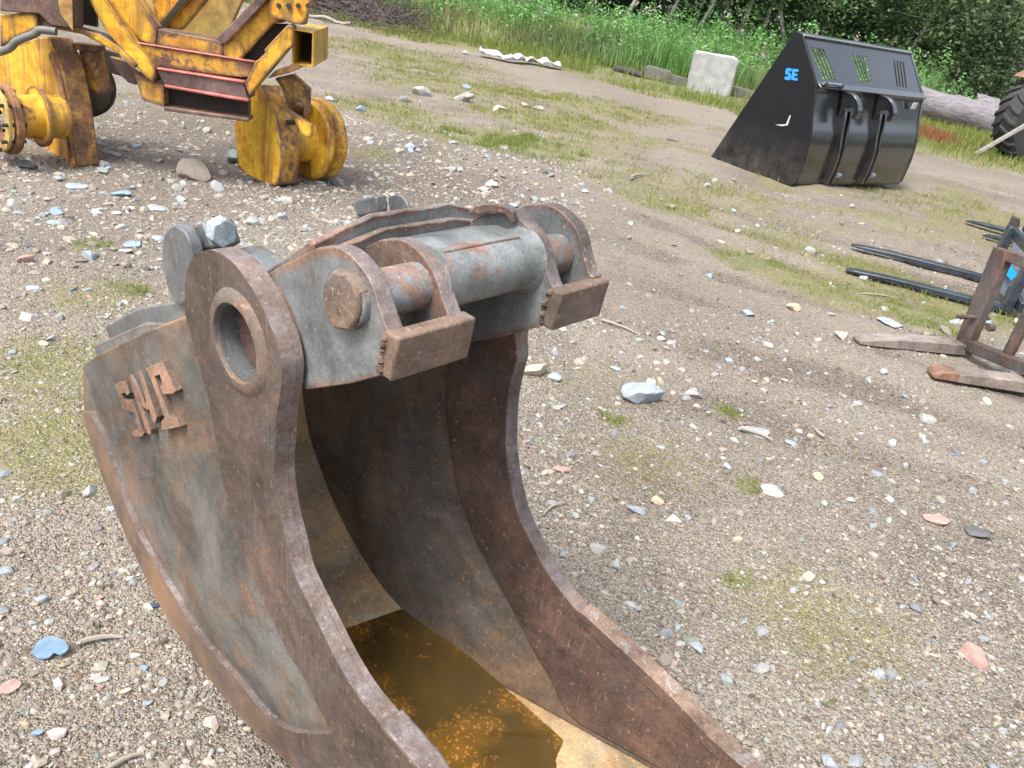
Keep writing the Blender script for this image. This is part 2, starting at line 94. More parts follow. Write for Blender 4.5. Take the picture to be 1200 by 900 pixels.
def prism_data(poly, y0, y1, holes=()):
    loops = [list(poly)] + [list(h) for h in holes]
    flat = [p for l in loops for p in l]; n = len(flat)
    V = [(x, ev(y0, x, z), z) for x, z in flat] + [(x, ev(y1, x, z), z) for x, z in flat]
    F = []
    if holes:
        for t in tessellate_polygon([[Vector((x, z, 0)) for x, z in l] for l in loops]):
            F.append(tuple(t)); F.append(tuple(i + n for i in reversed(t)))
    else:
        F.append(tuple(range(n))); F.append(tuple(range(2 * n - 1, n - 1, -1)))
    k = 0
    for l in loops:
        m = len(l)
        for i in range(m):
            a, b = k + i, k + (i + 1) % m
            F.append((a, b, b + n, a + n))
        k += m
    return V, F

def prism(name, poly, y0, y1, mat, parent=None, holes=(), bevel=.003, smooth=35, tf=None, seg=2, edge=None):
    V, F = prism_data(poly, y0, y1, holes)
    if tf is not None: V = [tf(v) for v in V]
    o = mobj(name, V, F, mat, parent, smooth, bevel, seg)
    if edge:      # the cut edges of the plate in a second material
        o.data.materials.append(edge); m = sum(map(len, [poly, *holes])); k = len(o.data.polygons) - m
        o.data.polygons.foreach_set('material_index', [0] * k + [1] * m)
    return o

def circle(cx, cz, r, n=40, ph=0):
    return [(cx + r * math.cos(ph + 2 * math.pi * i / n), cz + r * math.sin(ph + 2 * math.pi * i / n)) for i in range(n)]

def lathe_data(prof, cx, cz, n=40, closed=False):
    # profile of (y, r) turned about the local Y axis through (cx, cz)
    V = []; F = []; m = len(prof)
    for y, r in prof:
        for i in range(n):
            a = 2 * math.pi * i / n; V.append((cx + r * math.cos(a), y, cz + r * math.sin(a)))
    for j in range(m - 1 + (1 if closed else 0)):
        jj = (j + 1) % m
        for i in range(n):
            k = (i + 1) % n; F.append((j * n + i, j * n + k, jj * n + k, jj * n + i))
    if not closed:
        F.append(tuple(range(n))); F.append(tuple((m - 1) * n + i for i in range(n)))
    return V, F

def lathe(name, prof, cx, cz, mat, parent=None, n=40, closed=False, bevel=0, tf=None, smooth=35):
    V, F = lathe_data(prof, cx, cz, n, closed)
    if tf is not None: V = [tf(v) for v in V]
    return mobj(name, V, F, mat, parent, smooth, bevel)

def tube_data(pts, rad, n=8, cap=True):
    pts = [Vector(p) for p in pts]; V = []; F = []
    for i, p in enumerate(pts):
        d = (pts[min(i + 1, len(pts) - 1)] - pts[max(i - 1, 0)]).normalized()
        a = d.orthogonal().normalized() if abs(d.z) > .98 else d.cross(Vector((0, 0, 1))).normalized()
        b = d.cross(a); r = rad[i] if hasattr(rad, '__len__') else rad
        for k in range(n):
            t = 2 * math.pi * k / n; V.append(p + a * (r * math.cos(t)) + b * (r * math.sin(t)))
    for i in range(len(pts) - 1):
        for k in range(n):
            l = (k + 1) % n; F.append((i * n + k, i * n + l, (i + 1) * n + l, (i + 1) * n + k))
    if cap: F.append(tuple(range(n))); F.append(tuple((len(pts) - 1) * n + k for k in range(n)))
    return V, F

def tube(name, pts, rad, mat, parent=None, n=8, smooth=50):
    V, F = tube_data(pts, rad, n); return mobj(name, V, F, mat, parent, smooth)

def box(name, c, s, mat, parent=None, bevel=.004, rz=0, rx=0, ry=0, tf=None):
    R = Matrix.Rotation(rz, 3, 'Z') @ Matrix.Rotation(ry, 3, 'Y') @ Matrix.Rotation(rx, 3, 'X')
    V = []
    for x in (-.5, .5):
        for y in (-.5, .5):
            for z in (-.5, .5): V.append(Vector(c) + R @ Vector((x * s[0], y * s[1], z * s[2])))
    F = [(0, 1, 3, 2), (4, 6, 7, 5), (0, 4, 5, 1), (2, 3, 7, 6), (0, 2, 6, 4), (1, 5, 7, 3)]
    if tf is not None: V = [tf(v) for v in V]
    return mobj(name, V, F, mat, parent, 35, bevel)

def inset(pts, d):
    # shift an open path to its left by d
    out = []
    for i in range(len(pts)):
        a = np.array(pts[max(i - 1, 0)]); b = np.array(pts[min(i + 1, len(pts) - 1)]); t = b - a; t = t / (np.linalg.norm(t) + 1e-9)
        out.append((pts[i][0] - t[1] * d, pts[i][1] + t[0] * d))
    return out

# lattice noise shared by the terrain and everything laid on it
_G = np.random.default_rng(3).random((256, 256))
def vnoise(x, y):
    x = np.asarray(x, float); y = np.asarray(y, float)
    xi = np.floor(x).astype(int); yi = np.floor(y).astype(int); fx = x - xi; fy = y - yi
    fx = fx * fx * (3 - 2 * fx); fy = fy * fy * (3 - 2 * fy)
    g = lambda a, b: _G[a % 256, b % 256]
    return (g(xi, yi) * (1 - fx) + g(xi + 1, yi) * fx) * (1 - fy) + (g(xi, yi + 1) * (1 - fx) + g(xi + 1, yi + 1) * fx) * fy - .5

YV = lambda x: np.interp(x, [-30, -9, -5.3, -2, .2, 1.7, 3, 8.4, 30], [22, 19.5, 19, 18.7, 17.8, 16.2, 15.7, 15.6, 15.6])   # edge of the verge
YT = lambda x: np.interp(x, [-30, -9, -4.7, 0, 2, 3.7, 7, 9, 12, 30], [24, 20.7, 20.7, 21.2, 20.2, 20.5, 21, 20, 19.5, 19])   # edge of the tall weeds
def height(x, y):
    x = np.asarray(x, float); y = np.asarray(y, float)
    t = np.maximum(0, y - 14.5); h = .045 * t * t / (t + 4)
    near = np.clip((np.hypot(x - .1, y - 1.5) - .9) / 1.5, .25, 1)
    h = h + near * (.05 * vnoise(x * .45 + 9, y * .45) + .03 * vnoise(x * 1.7, y * 1.7 + 5)) + .016 * vnoise(x * 5, y * 5) + .009 * vnoise(x * 14, y * 14)
    h = h + .2 * np.exp(-((x + 2.2) / 1.5) ** 2 - ((y - 6.9) / 1.1) ** 2) * (vnoise(x * 2.3 + 40, y * 2.3) + .5)
    # ribbed wheel print right of the middle, and shallow ruts
    m = np.exp(-(((x - 3.0) * .5 + (y - 7.2) * .87) / .7) ** 2) * np.exp(-((x - 3.2) / 1.8) ** 2) * np.clip((y + .236 * x - 7.35) / .25, 0, 1)
    h = h + m * .022 * np.sin((x * .87 - y * .5) * 38 + 3 * vnoise(x * 2, y * 2))
    r = np.sin((y * .93 + x * .36) * 3.2 + 2 * vnoise(x * .3, y * .3)); h = h - .016 * rut(x, y) + .012 * r * np.clip((y - 2.5) / 4, 0, 1) * np.clip((x + .5) / 1.5, 0, 1) * np.clip(1.2 - y / 18, 0, 1)
    return h
def H(x, y): return float(height(x, y))

def rut(x, y):
    # churned ruts on the right of the yard: 1 in the furrows
    p = np.sin((y * .93 + x * .42) * 8.5 + 3.2 * vnoise(x * .6, y * .6)) + 1.7 * vnoise(x * 1.9, y * 1.9) + .8 * vnoise(x * 6, y * 6)
    return np.clip((p - .05) * 1.5, 0, 1) * np.clip((x - .25) / .6, 0, 1) * np.clip((y - 2.4) / .8, 0, 1) * np.clip((8.5 - y) / 2.5, 0, 1)
def in_view(x, y, z, m=1.15):
    P = (np.stack([x, y, z], 1) - CAMP) @ CAMM
    d = np.maximum(P[:, 2], .01); u = P[:, 0] / d * 950; v = P[:, 1] / d * 950
    return (P[:, 2] > .1) & (np.abs(u) < 600 * m) & (np.abs(v) < 450 * m)

# patches of low growth: x, y, radius, strength, greenness
PATCH = [(-.47, 8.7, .75, 1., .7), (-1.1, 8.3, .6, .7, .4), (-1.9, 9.4, .8, .7, .3), (.2, 9.2, .8, .55, .3), (1.0, 7.0, .5, .8, .5), (1.47, 5.6, .3, 1., .9), (1.75, 5.35, .3, .9, .3), (2.05, 5.25, .45, 1., .6),
         (2.47, 5.0, .35, 1., .8), (2.45, 5.9, .45, .9, .5), (2.9, 5.4, .5, .9, .6), (-.2, 10.9, 1., .8, .4), (-2.07, 3.58, .1, 1., 1.), (-1.25, 2.0, .32, .8, .35), (-1.5, 2.4, .3, .7, .4), (-1.75, 3.0, .25, .5, .3), (-1.0, 2.2, .2, .7, .3),
         (.89, 2.48, .05, 1., 1.), (.76, 1.92, .05, 1., 1.), (.91, 3.08, .06, 1., 1.), (.41, 2.77, .05, 1., 1.), (-1.66, 3.12, .08, 1., 1.), (-1.6, 13., 1.6, .6, .2), (.5, 2.5, .35, .4, .2), (.95, 1.8, .35, .5, .2), (.3, 3.1, .3, .35, .2),
         (1.2, 7.8, 1.1, .45, .3), (1.9, 6.4, .6, .5, .4), (.4, 13.2, 1.4, .6, .2), (-3.2, 15.5, 1.8, .6, .2), (-1.35, 3.5, .1, .9, 1.), (-.9, 3.3, .12, .8, .5), (-1.4, 6.4, .25, .5, .6), (4.2, 10., 1., .35, .3), (-.75, 4.2, .12, .7, .8)]
def veg(x, y):
    x = np.asarray(x, float); y = np.asarray(y, float); v = np.zeros_like(x); g = np.zeros_like(x)
    for px, py, r, s, gr in PATCH:
        e = s * np.exp(-(((x - px) / r) ** 2 + ((y - py) / r) ** 2)); v = np.maximum(v, e); g = np.maximum(g, e * gr)
    b = np.clip((y - YV(x) + 1.2 * vnoise(x * .8, y * .8)) / 1.2, 0, 1); v = np.maximum(v, b); g = np.maximum(g, b * .7)
    f = np.clip((y - 4.5) / 4, 0, 1) * np.clip((vnoise(x * .55 + 70, y * .75 + 3) + .9 * vnoise(x * 2.1, y * 2.6 + 31) - .08) * 3.2, 0, .5) * np.clip((np.abs(y - (17.4 - .3 * x) + 1.2) - .8) / .8, 0, 1); v = np.maximum(v, f); g = np.maximum(g, f * .35)
    return np.clip(v, 0, 1), np.clip(g, 0, 1)

# ------------------------------------------------------------------ materials
class NT:
    def __init__(s, name):
        s.m = bpy.data.materials.new(name); s.m.use_nodes = True; s.t = s.m.node_tree
        s.b = s.t.nodes['Principled BSDF']; s._co = None
    def co(s):
        if s._co is None: s._co = s.t.nodes.new('ShaderNodeTexCoord').outputs['Object']
        return s._co
    def lk(s, a, b): s.t.links.new(a, b)
    def setv(s, sock, v):
        if hasattr(v, 'node'): s.lk(v, sock)
        else: sock.default_value = v
    def map(s, rot=(0, 0, 0), sc=(1, 1, 1), loc=(0, 0, 0), src=None):
        n = s.t.nodes.new('ShaderNodeMapping'); s.lk(src or s.co(), n.inputs[0])
        n.inputs[1].default_value = loc; n.inputs[2].default_value = rot; n.inputs[3].default_value = sc; return n.outputs[0]
    def noise(s, scale, detail=6, rough=.6, src=None, dist=0):
        n = s.t.nodes.new('ShaderNodeTexNoise'); s.lk(src or s.co(), n.inputs['Vector'])
        n.inputs['Scale'].default_value = scale; n.inputs['Detail'].default_value = detail; n.inputs['Roughness'].default_value = rough; n.inputs['Distortion'].default_value = dist
        return n.outputs[0]
    def vor(s, scale, feature='F1', src=None, rnd=1.):
        n = s.t.nodes.new('ShaderNodeTexVoronoi'); n.feature = feature; s.lk(src or s.co(), n.inputs['Vector']); n.inputs['Scale'].default_value = scale; n.inputs['Randomness'].default_value = rnd
        return n
    def ramp(s, f, stops, interp='LINEAR'):
        n = s.t.nodes.new('ShaderNodeValToRGB'); s.lk(f, n.inputs[0]); r = n.color_ramp; r.interpolation = interp
        while len(r.elements) < len(stops): r.elements.new(.5)
        for e, (p, c) in zip(r.elements, stops):
            e.position = p; e.color = (c, c, c, 1) if isinstance(c, (int, float)) else (*c, 1)
        return n.outputs[0]
    def mix(s, f, a, b, mode='MIX'):
        n = s.t.nodes.new('ShaderNodeMix'); n.data_type = 'RGBA'; n.blend_type = mode
        s.setv(n.inputs[0], f)
        for k, v in ((6, a), (7, b)):
            s.setv(n.inputs[k], v if hasattr(v, 'node') else ((*v, 1) if len(v) == 3 else v))
        return n.outputs[2]
    def math(s, op, a, b=0.):
        n = s.t.nodes.new('ShaderNodeMath'); n.operation = op; s.setv(n.inputs[0], a); s.setv(n.inputs[1], b); return n.outputs[0]
    def rng(s, f, a, b, c, d):
        n = s.t.nodes.new('ShaderNodeMapRange'); s.lk(f, n.inputs[0])
        for i, v in enumerate((a, b, c, d)): n.inputs[1 + i].default_value = v
        return n.outputs[0]
    def attr(s, name):
        n = s.t.nodes.new('ShaderNodeAttribute'); n.attribute_name = name; return n
    def bump(s, h, strength=.3, dist=.01, nrm=None):
        n = s.t.nodes.new('ShaderNodeBump'); n.inputs['Strength'].default_value = strength; n.inputs['Distance'].default_value = dist
        s.lk(h, n.inputs['Height'])
        if nrm: s.lk(nrm, n.inputs['Normal'])
        s.lk(n.outputs[0], s.b.inputs['Normal']); return n.outputs[0]
    def done(s, col, rough=.7, spec=.5, metal=0.):
        s.setv(s.b.inputs['Base Color'], col if hasattr(col, 'node') else ((*col, 1) if len(col) == 3 else col))
        s.setv(s.b.inputs['Roughness'], rough); s.setv(s.b.inputs['Specular IOR Level'], spec); s.setv(s.b.inputs['Metallic'], metal)
        return s.m

DARK = .8
def steel(name, paint, lo, mid, hi, amount, sc=1., streak=None, streak_amt=.5, gloss=.45, edge=.03, fine=1., pits=.25, scratch=.0, wear=0., wearw=.016):
    """worn painted steel: paint left where the mask is high, rust in three tones elsewhere"""
    n = NT(name)
    a = n.noise(4 * sc, 12, .7, dist=.5); b = n.noise(30 * sc, 10, .78)
    m = n.math('ADD', n.math('MULTIPLY', a, .66), n.math('MULTIPLY', b, .34))
    if wear:      # paint goes first along the edges of the plate
        ao = n.t.nodes.new('ShaderNodeAmbientOcclusion'); ao.inside = True; ao.only_local = True; ao.samples = 6; ao.inputs['Distance'].default_value = wearw
        m = n.math('SUBTRACT', m, n.math('MULTIPLY', n.ramp(ao.outputs['AO'], [(.55, wear), (.97, 0.)]), n.rng(b, .35, .65, .4, 1.3)))
    t = .5 + (.5 - amount) * .42
    mask = n.ramp(m, [(t - edge, 0.), (t + edge * .6, 1.)])
    r = n.ramp(n.math('ADD', n.math('MULTIPLY', n.noise(7 * sc, 10, .74, src=n.map(loc=(3, 1, 2)), dist=.4), .66), n.math('MULTIPLY', n.noise(60, 6, .75), .34)), [(.40, lo), (.5, mid), (.6, hi)])
    halo = n.ramp(m, [(t - edge - .07, 0.), (t - edge, .6), (t, 0.)])
    r = n.mix(halo, r, tuple(.55 * x + .45 * y for x, y in zip(mid, hi)))
    pc = n.mix(n.rng(n.noise(13 * sc, 10, .75, src=n.map(loc=(7, 7, 1))), .3, .7, 0, 1), tuple(c * .66 for c in paint), tuple(min(1, c * 1.25) for c in paint))
    col = n.mix(mask, r, pc)
    if streak:
        s_ = n.noise(1., 8, .68, src=n.map(rot=streak[0], sc=streak[1]), dist=.4)
        f = n.math('MULTIPLY', n.ramp(s_, [(.5, 0.), (.64, 1.)]), streak_amt)
        col = n.mix(f, col, n.mix(n.noise(25, 6, .7), mid, hi))
    if scratch:
        s2 = n.noise(1., 3, .5, src=n.map(rot=(0, .7, 0), sc=(220, 220, 9)))
        col = n.mix(n.math('MULTIPLY', n.ramp(s2, [(.64, 0.), (.7, 1.)]), scratch), col, (.34, .28, .22))
    col = n.mix(1., col, n.ramp(n.noise(4.5, 9, .7, src=n.map(loc=(1, 9, 4)), dist=.6), [(.36, .24), (.64, .64)]), 'OVERLAY')
    col = n.mix(1., col, (DARK, DARK, DARK), 'MULTIPLY')
    sp = n.noise(210, 4, .8); col = n.mix(.9 * fine, col, n.ramp(sp, [(.34, .36), (.5, .5), (.66, .63)]), 'OVERLAY')
    col = n.mix(n.ramp(n.noise(95, 3, .65, src=n.map(loc=(5, 3, 9))), [(.63, 0.), (.69, .6)]), col, tuple(min(1, c * 1.3 + .03) for c in hi))
    rough = n.mix(mask, (.78,) * 3, (gloss,) * 3)
    n.bump(n.math('ADD', n.math('MULTIPLY', b, .8), n.math('ADD', n.math('MULTIPLY', sp, .5), n.math('MULTIPLY', mask, .45))), pits, .005)
    return n.done(col, rough, .5)

M = {}
GREY = (.125, .142, .14)
M['rim'] = steel('rust_brown_steel', (.115, .1, .092), (.052, .038, .032), (.104, .07, .054), (.185, .115, .078), .4, 1.1, ((0, 1.35, 0), (26, 26, 2.2)), .28, pits=.35, scratch=.22)
M['edge'] = steel('sky_sheen_worn_edge', (.23, .195, .19), (.08, .058, .051), (.15, .108, .092), (.26, .188, .155), .45, 2., gloss=.38, pits=.35, edge=.06)  # worn cut edges, with the sky's reflection painted in as a paler pinkish tone
M['side'] = steel('worn_grey_side', (.16, .158, .147), (.085, .062, .05), (.165, .108, .074), (.31, .18, .095), .55, 1.2, ((0, .75, 0), (6, 6, 1.)), .75, pits=.45, edge=.05, scratch=.3, wear=.16)
M['wear'] = steel('scraped_wear_steel', (.16, .14, .125), (.09, .062, .05), (.17, .112, .075), (.32, .18, .1), .42, 1., ((0, .9, 0), (9, 9, 1.1)), .6, edge=.08, pits=.35, scratch=.45)
M['inner'] = steel('dark_inner_steel', (.2, .185, .168), (.105, .08, .065), (.2, .135, .092), (.38, .23, .12), .42, .8, ((0, 1.1, 0), (5, 5, .9)), .3, pits=.45, edge=.08, scratch=.3)
M['liner'] = steel('brown_inner_edge_steel', (.11, .09, .082), (.06, .04, .034), (.12, .068, .05), (.22, .12, .08), .36, 1., ((0, 1.35, 0), (22, 22, 2)), .3, pits=.45, edge=.06, scratch=.35)
M['shell'] = steel('ochre_stained_shell', (.42, .35, .25), (.3, .215, .13), (.52, .34, .155), (.7, .42, .165), .4, .9, pits=.45, edge=.1)
M['ear'] = steel('grey_painted_ear', (.2, .215, .212), (.085, .055, .046), (.17, .1, .074), (.29, .175, .12), .78, 1.2, gloss=.36, pits=.3, wear=.3, edge=.025)
M['earrust'] = steel('rusted_grey_ear', (.18, .195, .192), (.085, .055, .046), (.16, .095, .068), (.28, .17, .11), .46, 1.4, gloss=.4, pits=.35, wear=.2)
M['block'] = steel('rusty_block_steel', (.2, .165, .145), (.075, .052, .043), (.155, .103, .076), (.3, .195, .125), .4, 2., ((0, .2, 0), (14, 14, 3)), .35, pits=.5, edge=.06)
M['pin'] = steel('half_painted_pin', (.215, .23, .228), (.11, .067, .053), (.2, .118, .088), (.32, .2, .145), .5, 1.2, gloss=.34, pits=.2)
M['greyplain'] = steel('clean_grey_steel', (.15, .158, .16), (.1, .078, .062), (.15, .122, .105), (.22, .165, .135), .8, 1.6, gloss=.42, pits=.25)
M['bolt'] = steel('galvanised_bolt', (.4, .47, .5), (.16, .17, .17), (.26, .27, .27), (.45, .46, .45), .7, 6, gloss=.35)
M['chalk'] = steel('chalky_worn_edge', (.34, .31, .29), (.13, .085, .064), (.21, .135, .095), (.31, .215, .155), .34, 6., edge=.03)
def heel_wear(m):
    t = m.node_tree; bs = t.nodes['Principled BSDF']; l = bs.inputs['Base Color'].links[0]; src = l.from_socket
    w_ = M['wear'].node_tree
    sx_ = t.nodes.new('ShaderNodeSeparateXYZ'); tc = t.nodes.new('ShaderNodeTexCoord'); t.links.new(tc.outputs['Object'], sx_.inputs[0])
    nz = t.nodes.new('ShaderNodeTexNoise'); nz.inputs['Scale'].default_value = 7; nz.inputs['Detail'].default_value = 9; t.links.new(tc.outputs['Object'], nz.inputs['Vector'])
    def mth(op, a, b_):
        q = t.nodes.new('ShaderNodeMath'); q.operation = op
        for k_, v_ in enumerate((a, b_)):
            if hasattr(v_, 'node'): t.links.new(v_, q.inputs[k_])
            else: q.inputs[k_].default_value = v_
        return q.outputs[0]
    s_ = mth('ADD', mth('MULTIPLY', mth('ADD', sx_.outputs[0], mth('MULTIPLY', sx_.outputs[2], .9)), -2.6), mth('MULTIPLY', nz.outputs[0], 1.6))
    r_ = t.nodes.new('ShaderNodeMapRange'); t.links.new(s_, r_.inputs[0]); r_.inputs[1].default_value = .15; r_.inputs[2].default_value = .95; r_.inputs[4].default_value = .8
    rp = t.nodes.new('ShaderNodeValToRGB'); t.links.new(nz.outputs[0], rp.inputs[0]); e = rp.color_ramp.elements
    e[0].position = .38; e[0].color = (.1, .075, .06, 1); e[1].position = .62; e[1].color = (.27, .155, .085, 1)
    mx = t.nodes.new('ShaderNodeMix'); mx.data_type = 'RGBA'; t.links.new(r_.outputs[0], mx.inputs[0]); t.links.new(src, mx.inputs[6]); t.links.new(rp.outputs[0], mx.inputs[7]); t.links.new(mx.outputs[2], bs.inputs['Base Color'])
M['rimheel'] = steel('rust_brown_edge_plate', (.115, .1, .092), (.052, .038, .032), (.104, .07, .054), (.185, .115, .078), .4, 1.1, ((0, 1.35, 0), (26, 26, 2.2)), .28, pits=.35, scratch=.22); heel_wear(M['rimheel'])
M['letter'] = steel('rusty_letters', (.36, .25, .19), (.17, .1, .07), (.29, .17, .11), (.42, .25, .155), .4, 3, pits=.3)
n = NT('muddy_water')
f1 = n.noise(55, 3, .6); f2 = n.noise(6, 3, .5); sel = n.math('MULTIPLY', n.ramp(n.noise(130, 2, .5), [(.56, 0.), (.63, 1.)]), n.ramp(n.math('ADD', n.math('MULTIPLY', f2, .75), n.math('MULTIPLY', f1, .3)), [(.5, 0.), (.64, 1.)]))
wc = n.ramp(n.noise(3.5, 4, .6), [(.3, (.036, .024, .008)), (.7, (.1, .06, .015))])
wc = n.mix(n.math('MULTIPLY', n.ramp(f2, [(.48, 0.), (.66, 1.)]), .75), wc, (.2, .1, .018))
M['water'] = n.done(n.mix(n.math('MULTIPLY', sel, .85), wc, (.45, .19, .03)), .03, .6)
n.bump(n.noise(9, 2, .5), .03, .01)
def mud(n, base):      # dust and splashed mud low on the bucket
    s_ = n.t.nodes.new('ShaderNodeSeparateXYZ'); n.lk(n.co(), s_.inputs[0])
    f = n.math('MULTIPLY', n.rng(s_.outputs[2], 0., .55, 1., 0.), n.ramp(n.noise(5, 10, .75), [(.38, 0.), (.68, 1.)]))
    f = n.math('ADD', n.math('MULTIPLY', f, .55), n.math('MULTIPLY', n.ramp(n.noise(1, 6, .7, src=n.map(sc=(26, 26, 2))), [(.55, 0.), (.75, 1.)]), .05))
    return n.mix(f, base, (.13, .11, .09))
n = NT('black_gloss_paint')
sc_ = n.ramp(n.noise(1, 4, .6, src=n.map(rot=(.3, .5, 0), sc=(40, 40, 3))), [(.68, 0.), (.74, .22)])
du = n.ramp(n.noise(2.2, 8, .7), [(.5, 0.), (.85, .12)])
M['black'] = n.done(mud(n, n.mix(du, n.mix(sc_, (.007, .0075, .009), (.09, .09, .1)), (.1, .09, .08))), n.rng(n.noise(5, 5), .3, .7, .16, .26), .85)
n.b.inputs['Coat Weight'].default_value = .7; n.b.inputs['Coat Roughness'].default_value = .12
def plain(name, c, rough=.6, var=.25, scale=20, spec=.5, bump=.1):
    n = NT(name); f = n.noise(scale, 6, .7)
    n.bump(f, bump, .004)
    return n.done(n.mix(n.rng(f, .3, .7, 0, 1), tuple(x * (1 - var) for x in c), tuple(min(1, x * (1 + var)) for x in c)), rough, spec)
n = NT('black_side_paint'); M['blackside'] = n.done(mud(n, (.008, .0085, .011)), .4, .3)
M['rustyellow'] = steel('heavily_rusted_yellow', (.6, .33, .05), (.09, .05, .035), (.22, .11, .055), (.42, .2, .07), .38, 1.6, ((0, 0, 0), (12, 12, 1.2)), .6)
M['blueletter'] = plain('blue_lettering', (.02, .25, .7), .5, .1)
M['bluesticker'] = plain('blue_sticker', (.01, .33, .85), .4, .05)
M['pale'] = plain('pale_label', (.45, .45, .45), .5, .2)
YEL = (.8, .46, .03)
M['yellow'] = steel('rusty_yellow_paint', YEL, (.06, .03, .025), (.15, .075, .05), (.32, .15, .06), .72, 1.1, ((0, 0, 0), (14, 14, 1.1)), .7, gloss=.45, wear=.22, wearw=.03)
M['yellowworn'] = steel('worn_yellow_paint', (.68, .38, .04), (.07, .04, .036), (.15, .08, .06), (.34, .17, .07), .52, 1.1, ((0, 0, 0), (14, 14, 1.1)), .8, gloss=.5, wear=.15, wearw=.03)
M['yellowpale'] = steel('faded_yellow_paint', (.6, .42, .13), (.15, .08, .05), (.3, .16, .08), (.5, .3, .12), .75, 1.5, edge=.08)
M['yellowold'] = steel('old_yellow_box', (.62, .36, .035), (.07, .04, .036), (.15, .08, .05), (.32, .16, .07), .62, 1.5, ((0, 0, 0), (14, 14, 1.2)), .5)
M['purple'] = steel('purple_brown_primer', (.17, .105, .1), (.07, .04, .037), (.14, .075, .06), (.4, .22, .07), .6, 1.6, ((0, 0, 0), (18, 18, 2)), .3, edge=.1)
M['darkrec'] = plain('dark_plain_steel', (.03, .024, .02), .8, .4)  # near-black tone for gap and recess plates, bolts and a few other parts
M['pink'] = steel('red_paint_edge', (.55, .15, .12), (.15, .07, .06), (.25, .12, .1), (.4, .2, .15), .8, 3)
M['hose'] = plain('grey_hose', (.12, .115, .1), .6, .3)
M['forkrust'] = steel('brown_fork_steel', (.1, .085, .08), (.05, .034, .03), (.1, .06, .05), (.2, .11, .075), .5, 2, pits=.4)
M['tine'] = steel('grey_brown_tine', (.25, .215, .19), (.15, .115, .095), (.25, .2, .17), (.4, .31, .25), .5, 2.2, ((0, 0, .4), (30, 3, 30)), .3, edge=.12)
M['tinetip'] = steel('orange_rust_tip', (.24, .15, .11), (.17, .09, .06), (.24, .125, .08), (.33, .18, .115), .4, 3)
M['bluesteel'] = steel('blue_black_tine', (.04, .052, .07), (.03, .03, .032), (.05, .05, .053), (.12, .12, .125), .8, 2, gloss=.2)
M['greysteel'] = plain('grey_blue_plate', (.13, .16, .19), .45, .2)
n = NT('concrete')
M['concrete'] = n.done(n.mix(n.ramp(n.noise(5, 9, .7), [(.35, 0.), (.7, 1.)]), (.27, .27, .26), (.44, .44, .43)), .85)
n.bump(n.noise(60, 5, .7), .3, .01)
n = NT('tyre_rubber'); n.bump(n.noise(40, 4), .3, .01); M['tyre'] = n.done(n.mix(n.noise(4, 5), (.018, .019, .02), (.05, .05, .05)), .75)
n = NT('log_bark'); M['bark'] = n.done(n.ramp(n.noise(1, 7, .7, src=n.map(sc=(3, 22, 22))), [(.3, (.09, .08, .085)), (.7, (.25, .235, .25))]), .9); n.bump(n.noise(1, 6, .7, src=n.map(sc=(4, 26, 26))), .8, .03)
n = NT('cut_wood'); M['wood'] = n.done(n.mix(n.noise(12, 5), (.38, .27, .16), (.55, .43, .28)), .85)
n = NT('weathered_wood'); M['stick'] = n.done(n.mix(n.noise(1, 4, src=n.map(sc=(30, 30, 30))), (.19, .17, .14), (.34, .3, .25)), .9)
M['oldwood'] = plain('old_grey_wood', (.24, .225, .205), .9, .35, 14)
M['twig'] = plain('grey_twigs', (.12, .095, .09), .9, .4)
M['sheet'] = plain('crumpled_pale_sheet', (.46, .47, .5), .7, .25, 6)
M['bluechip'] = plain('bright_blue_chip', (.11, .18, .27), .65, .35, 30, bump=.6)
n = NT('stone_mix'); at = n.attr('Col')
sp = n.noise(160, 4, .7)
M['gravel'] = n.done(n.mix(.7, at.outputs['Color'], n.ramp(sp, [(.3, .36), (.7, .64)]), 'OVERLAY'), .82, .35)
n = NT('foliage'); at = n.attr('Col')
M['leaf'] = n.done(at.outputs['Color'], .55, .25)
n.b.inputs['Transmission Weight'].default_value = 0
tr = n.t.nodes.new('ShaderNodeBsdfTranslucent'); ms = n.t.nodes.new('ShaderNodeMixShader'); ms.inputs[0].default_value = .35
n.lk(at.outputs['Color'], tr.inputs[0]); n.lk(n.b.outputs[0], ms.inputs[1]); n.lk(tr.outputs[0], ms.inputs[2]); n.lk(ms.outputs[0], n.t.nodes['Material Output'].inputs[0])
n = NT('pale_bark'); M['birch'] = n.done(n.ramp(n.noise(1, 5, .7, src=n.map(sc=(6, 6, 2))), [(.38, (.05, .045, .04)), (.5, (.26, .24, .21)), (.7, (.42, .4, .37))]), .9)
n = NT('dark_bark'); M['trunk'] = n.done(n.ramp(n.noise(1, 6, .7, src=n.map(sc=(14, 14, 3))), [(.35, (.04, .032, .026)), (.7, (.13, .11, .095))]), .9)

# ground
n = NT('gravel_yard')
va = n.attr('veg').outputs['Fac']; ga = n.attr('green').outputs['Fac']; da = n.attr('damp_and_shade').outputs['Fac']; sa = n.attr('sand').outputs['Fac']
soil = n.ramp(n.noise(1.6, 9, .68), [(.38, (.115, .094, .067)), (.5, (.275, .236, .175)), (.62, (.41, .36, .275))])
soil = n.mix(sa, soil, n.ramp(n.noise(14, 7, .7), [(.3, (.265, .228, .172)), (.7, (.425, .37, .28))]))
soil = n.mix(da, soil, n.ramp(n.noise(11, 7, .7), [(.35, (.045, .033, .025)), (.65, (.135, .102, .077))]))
v1 = n.vor(75); v2 = n.vor(190)
peb = n.ramp(v1.outputs['Color'], [(0, (.12, .1, .085)), (.3, (.23, .19, .155)), (.55, (.34, .3, .25)), (.75, (.27, .275, .28)), (.9, (.32, .26, .21)), (1, (.4, .385, .36))], 'CONSTANT')
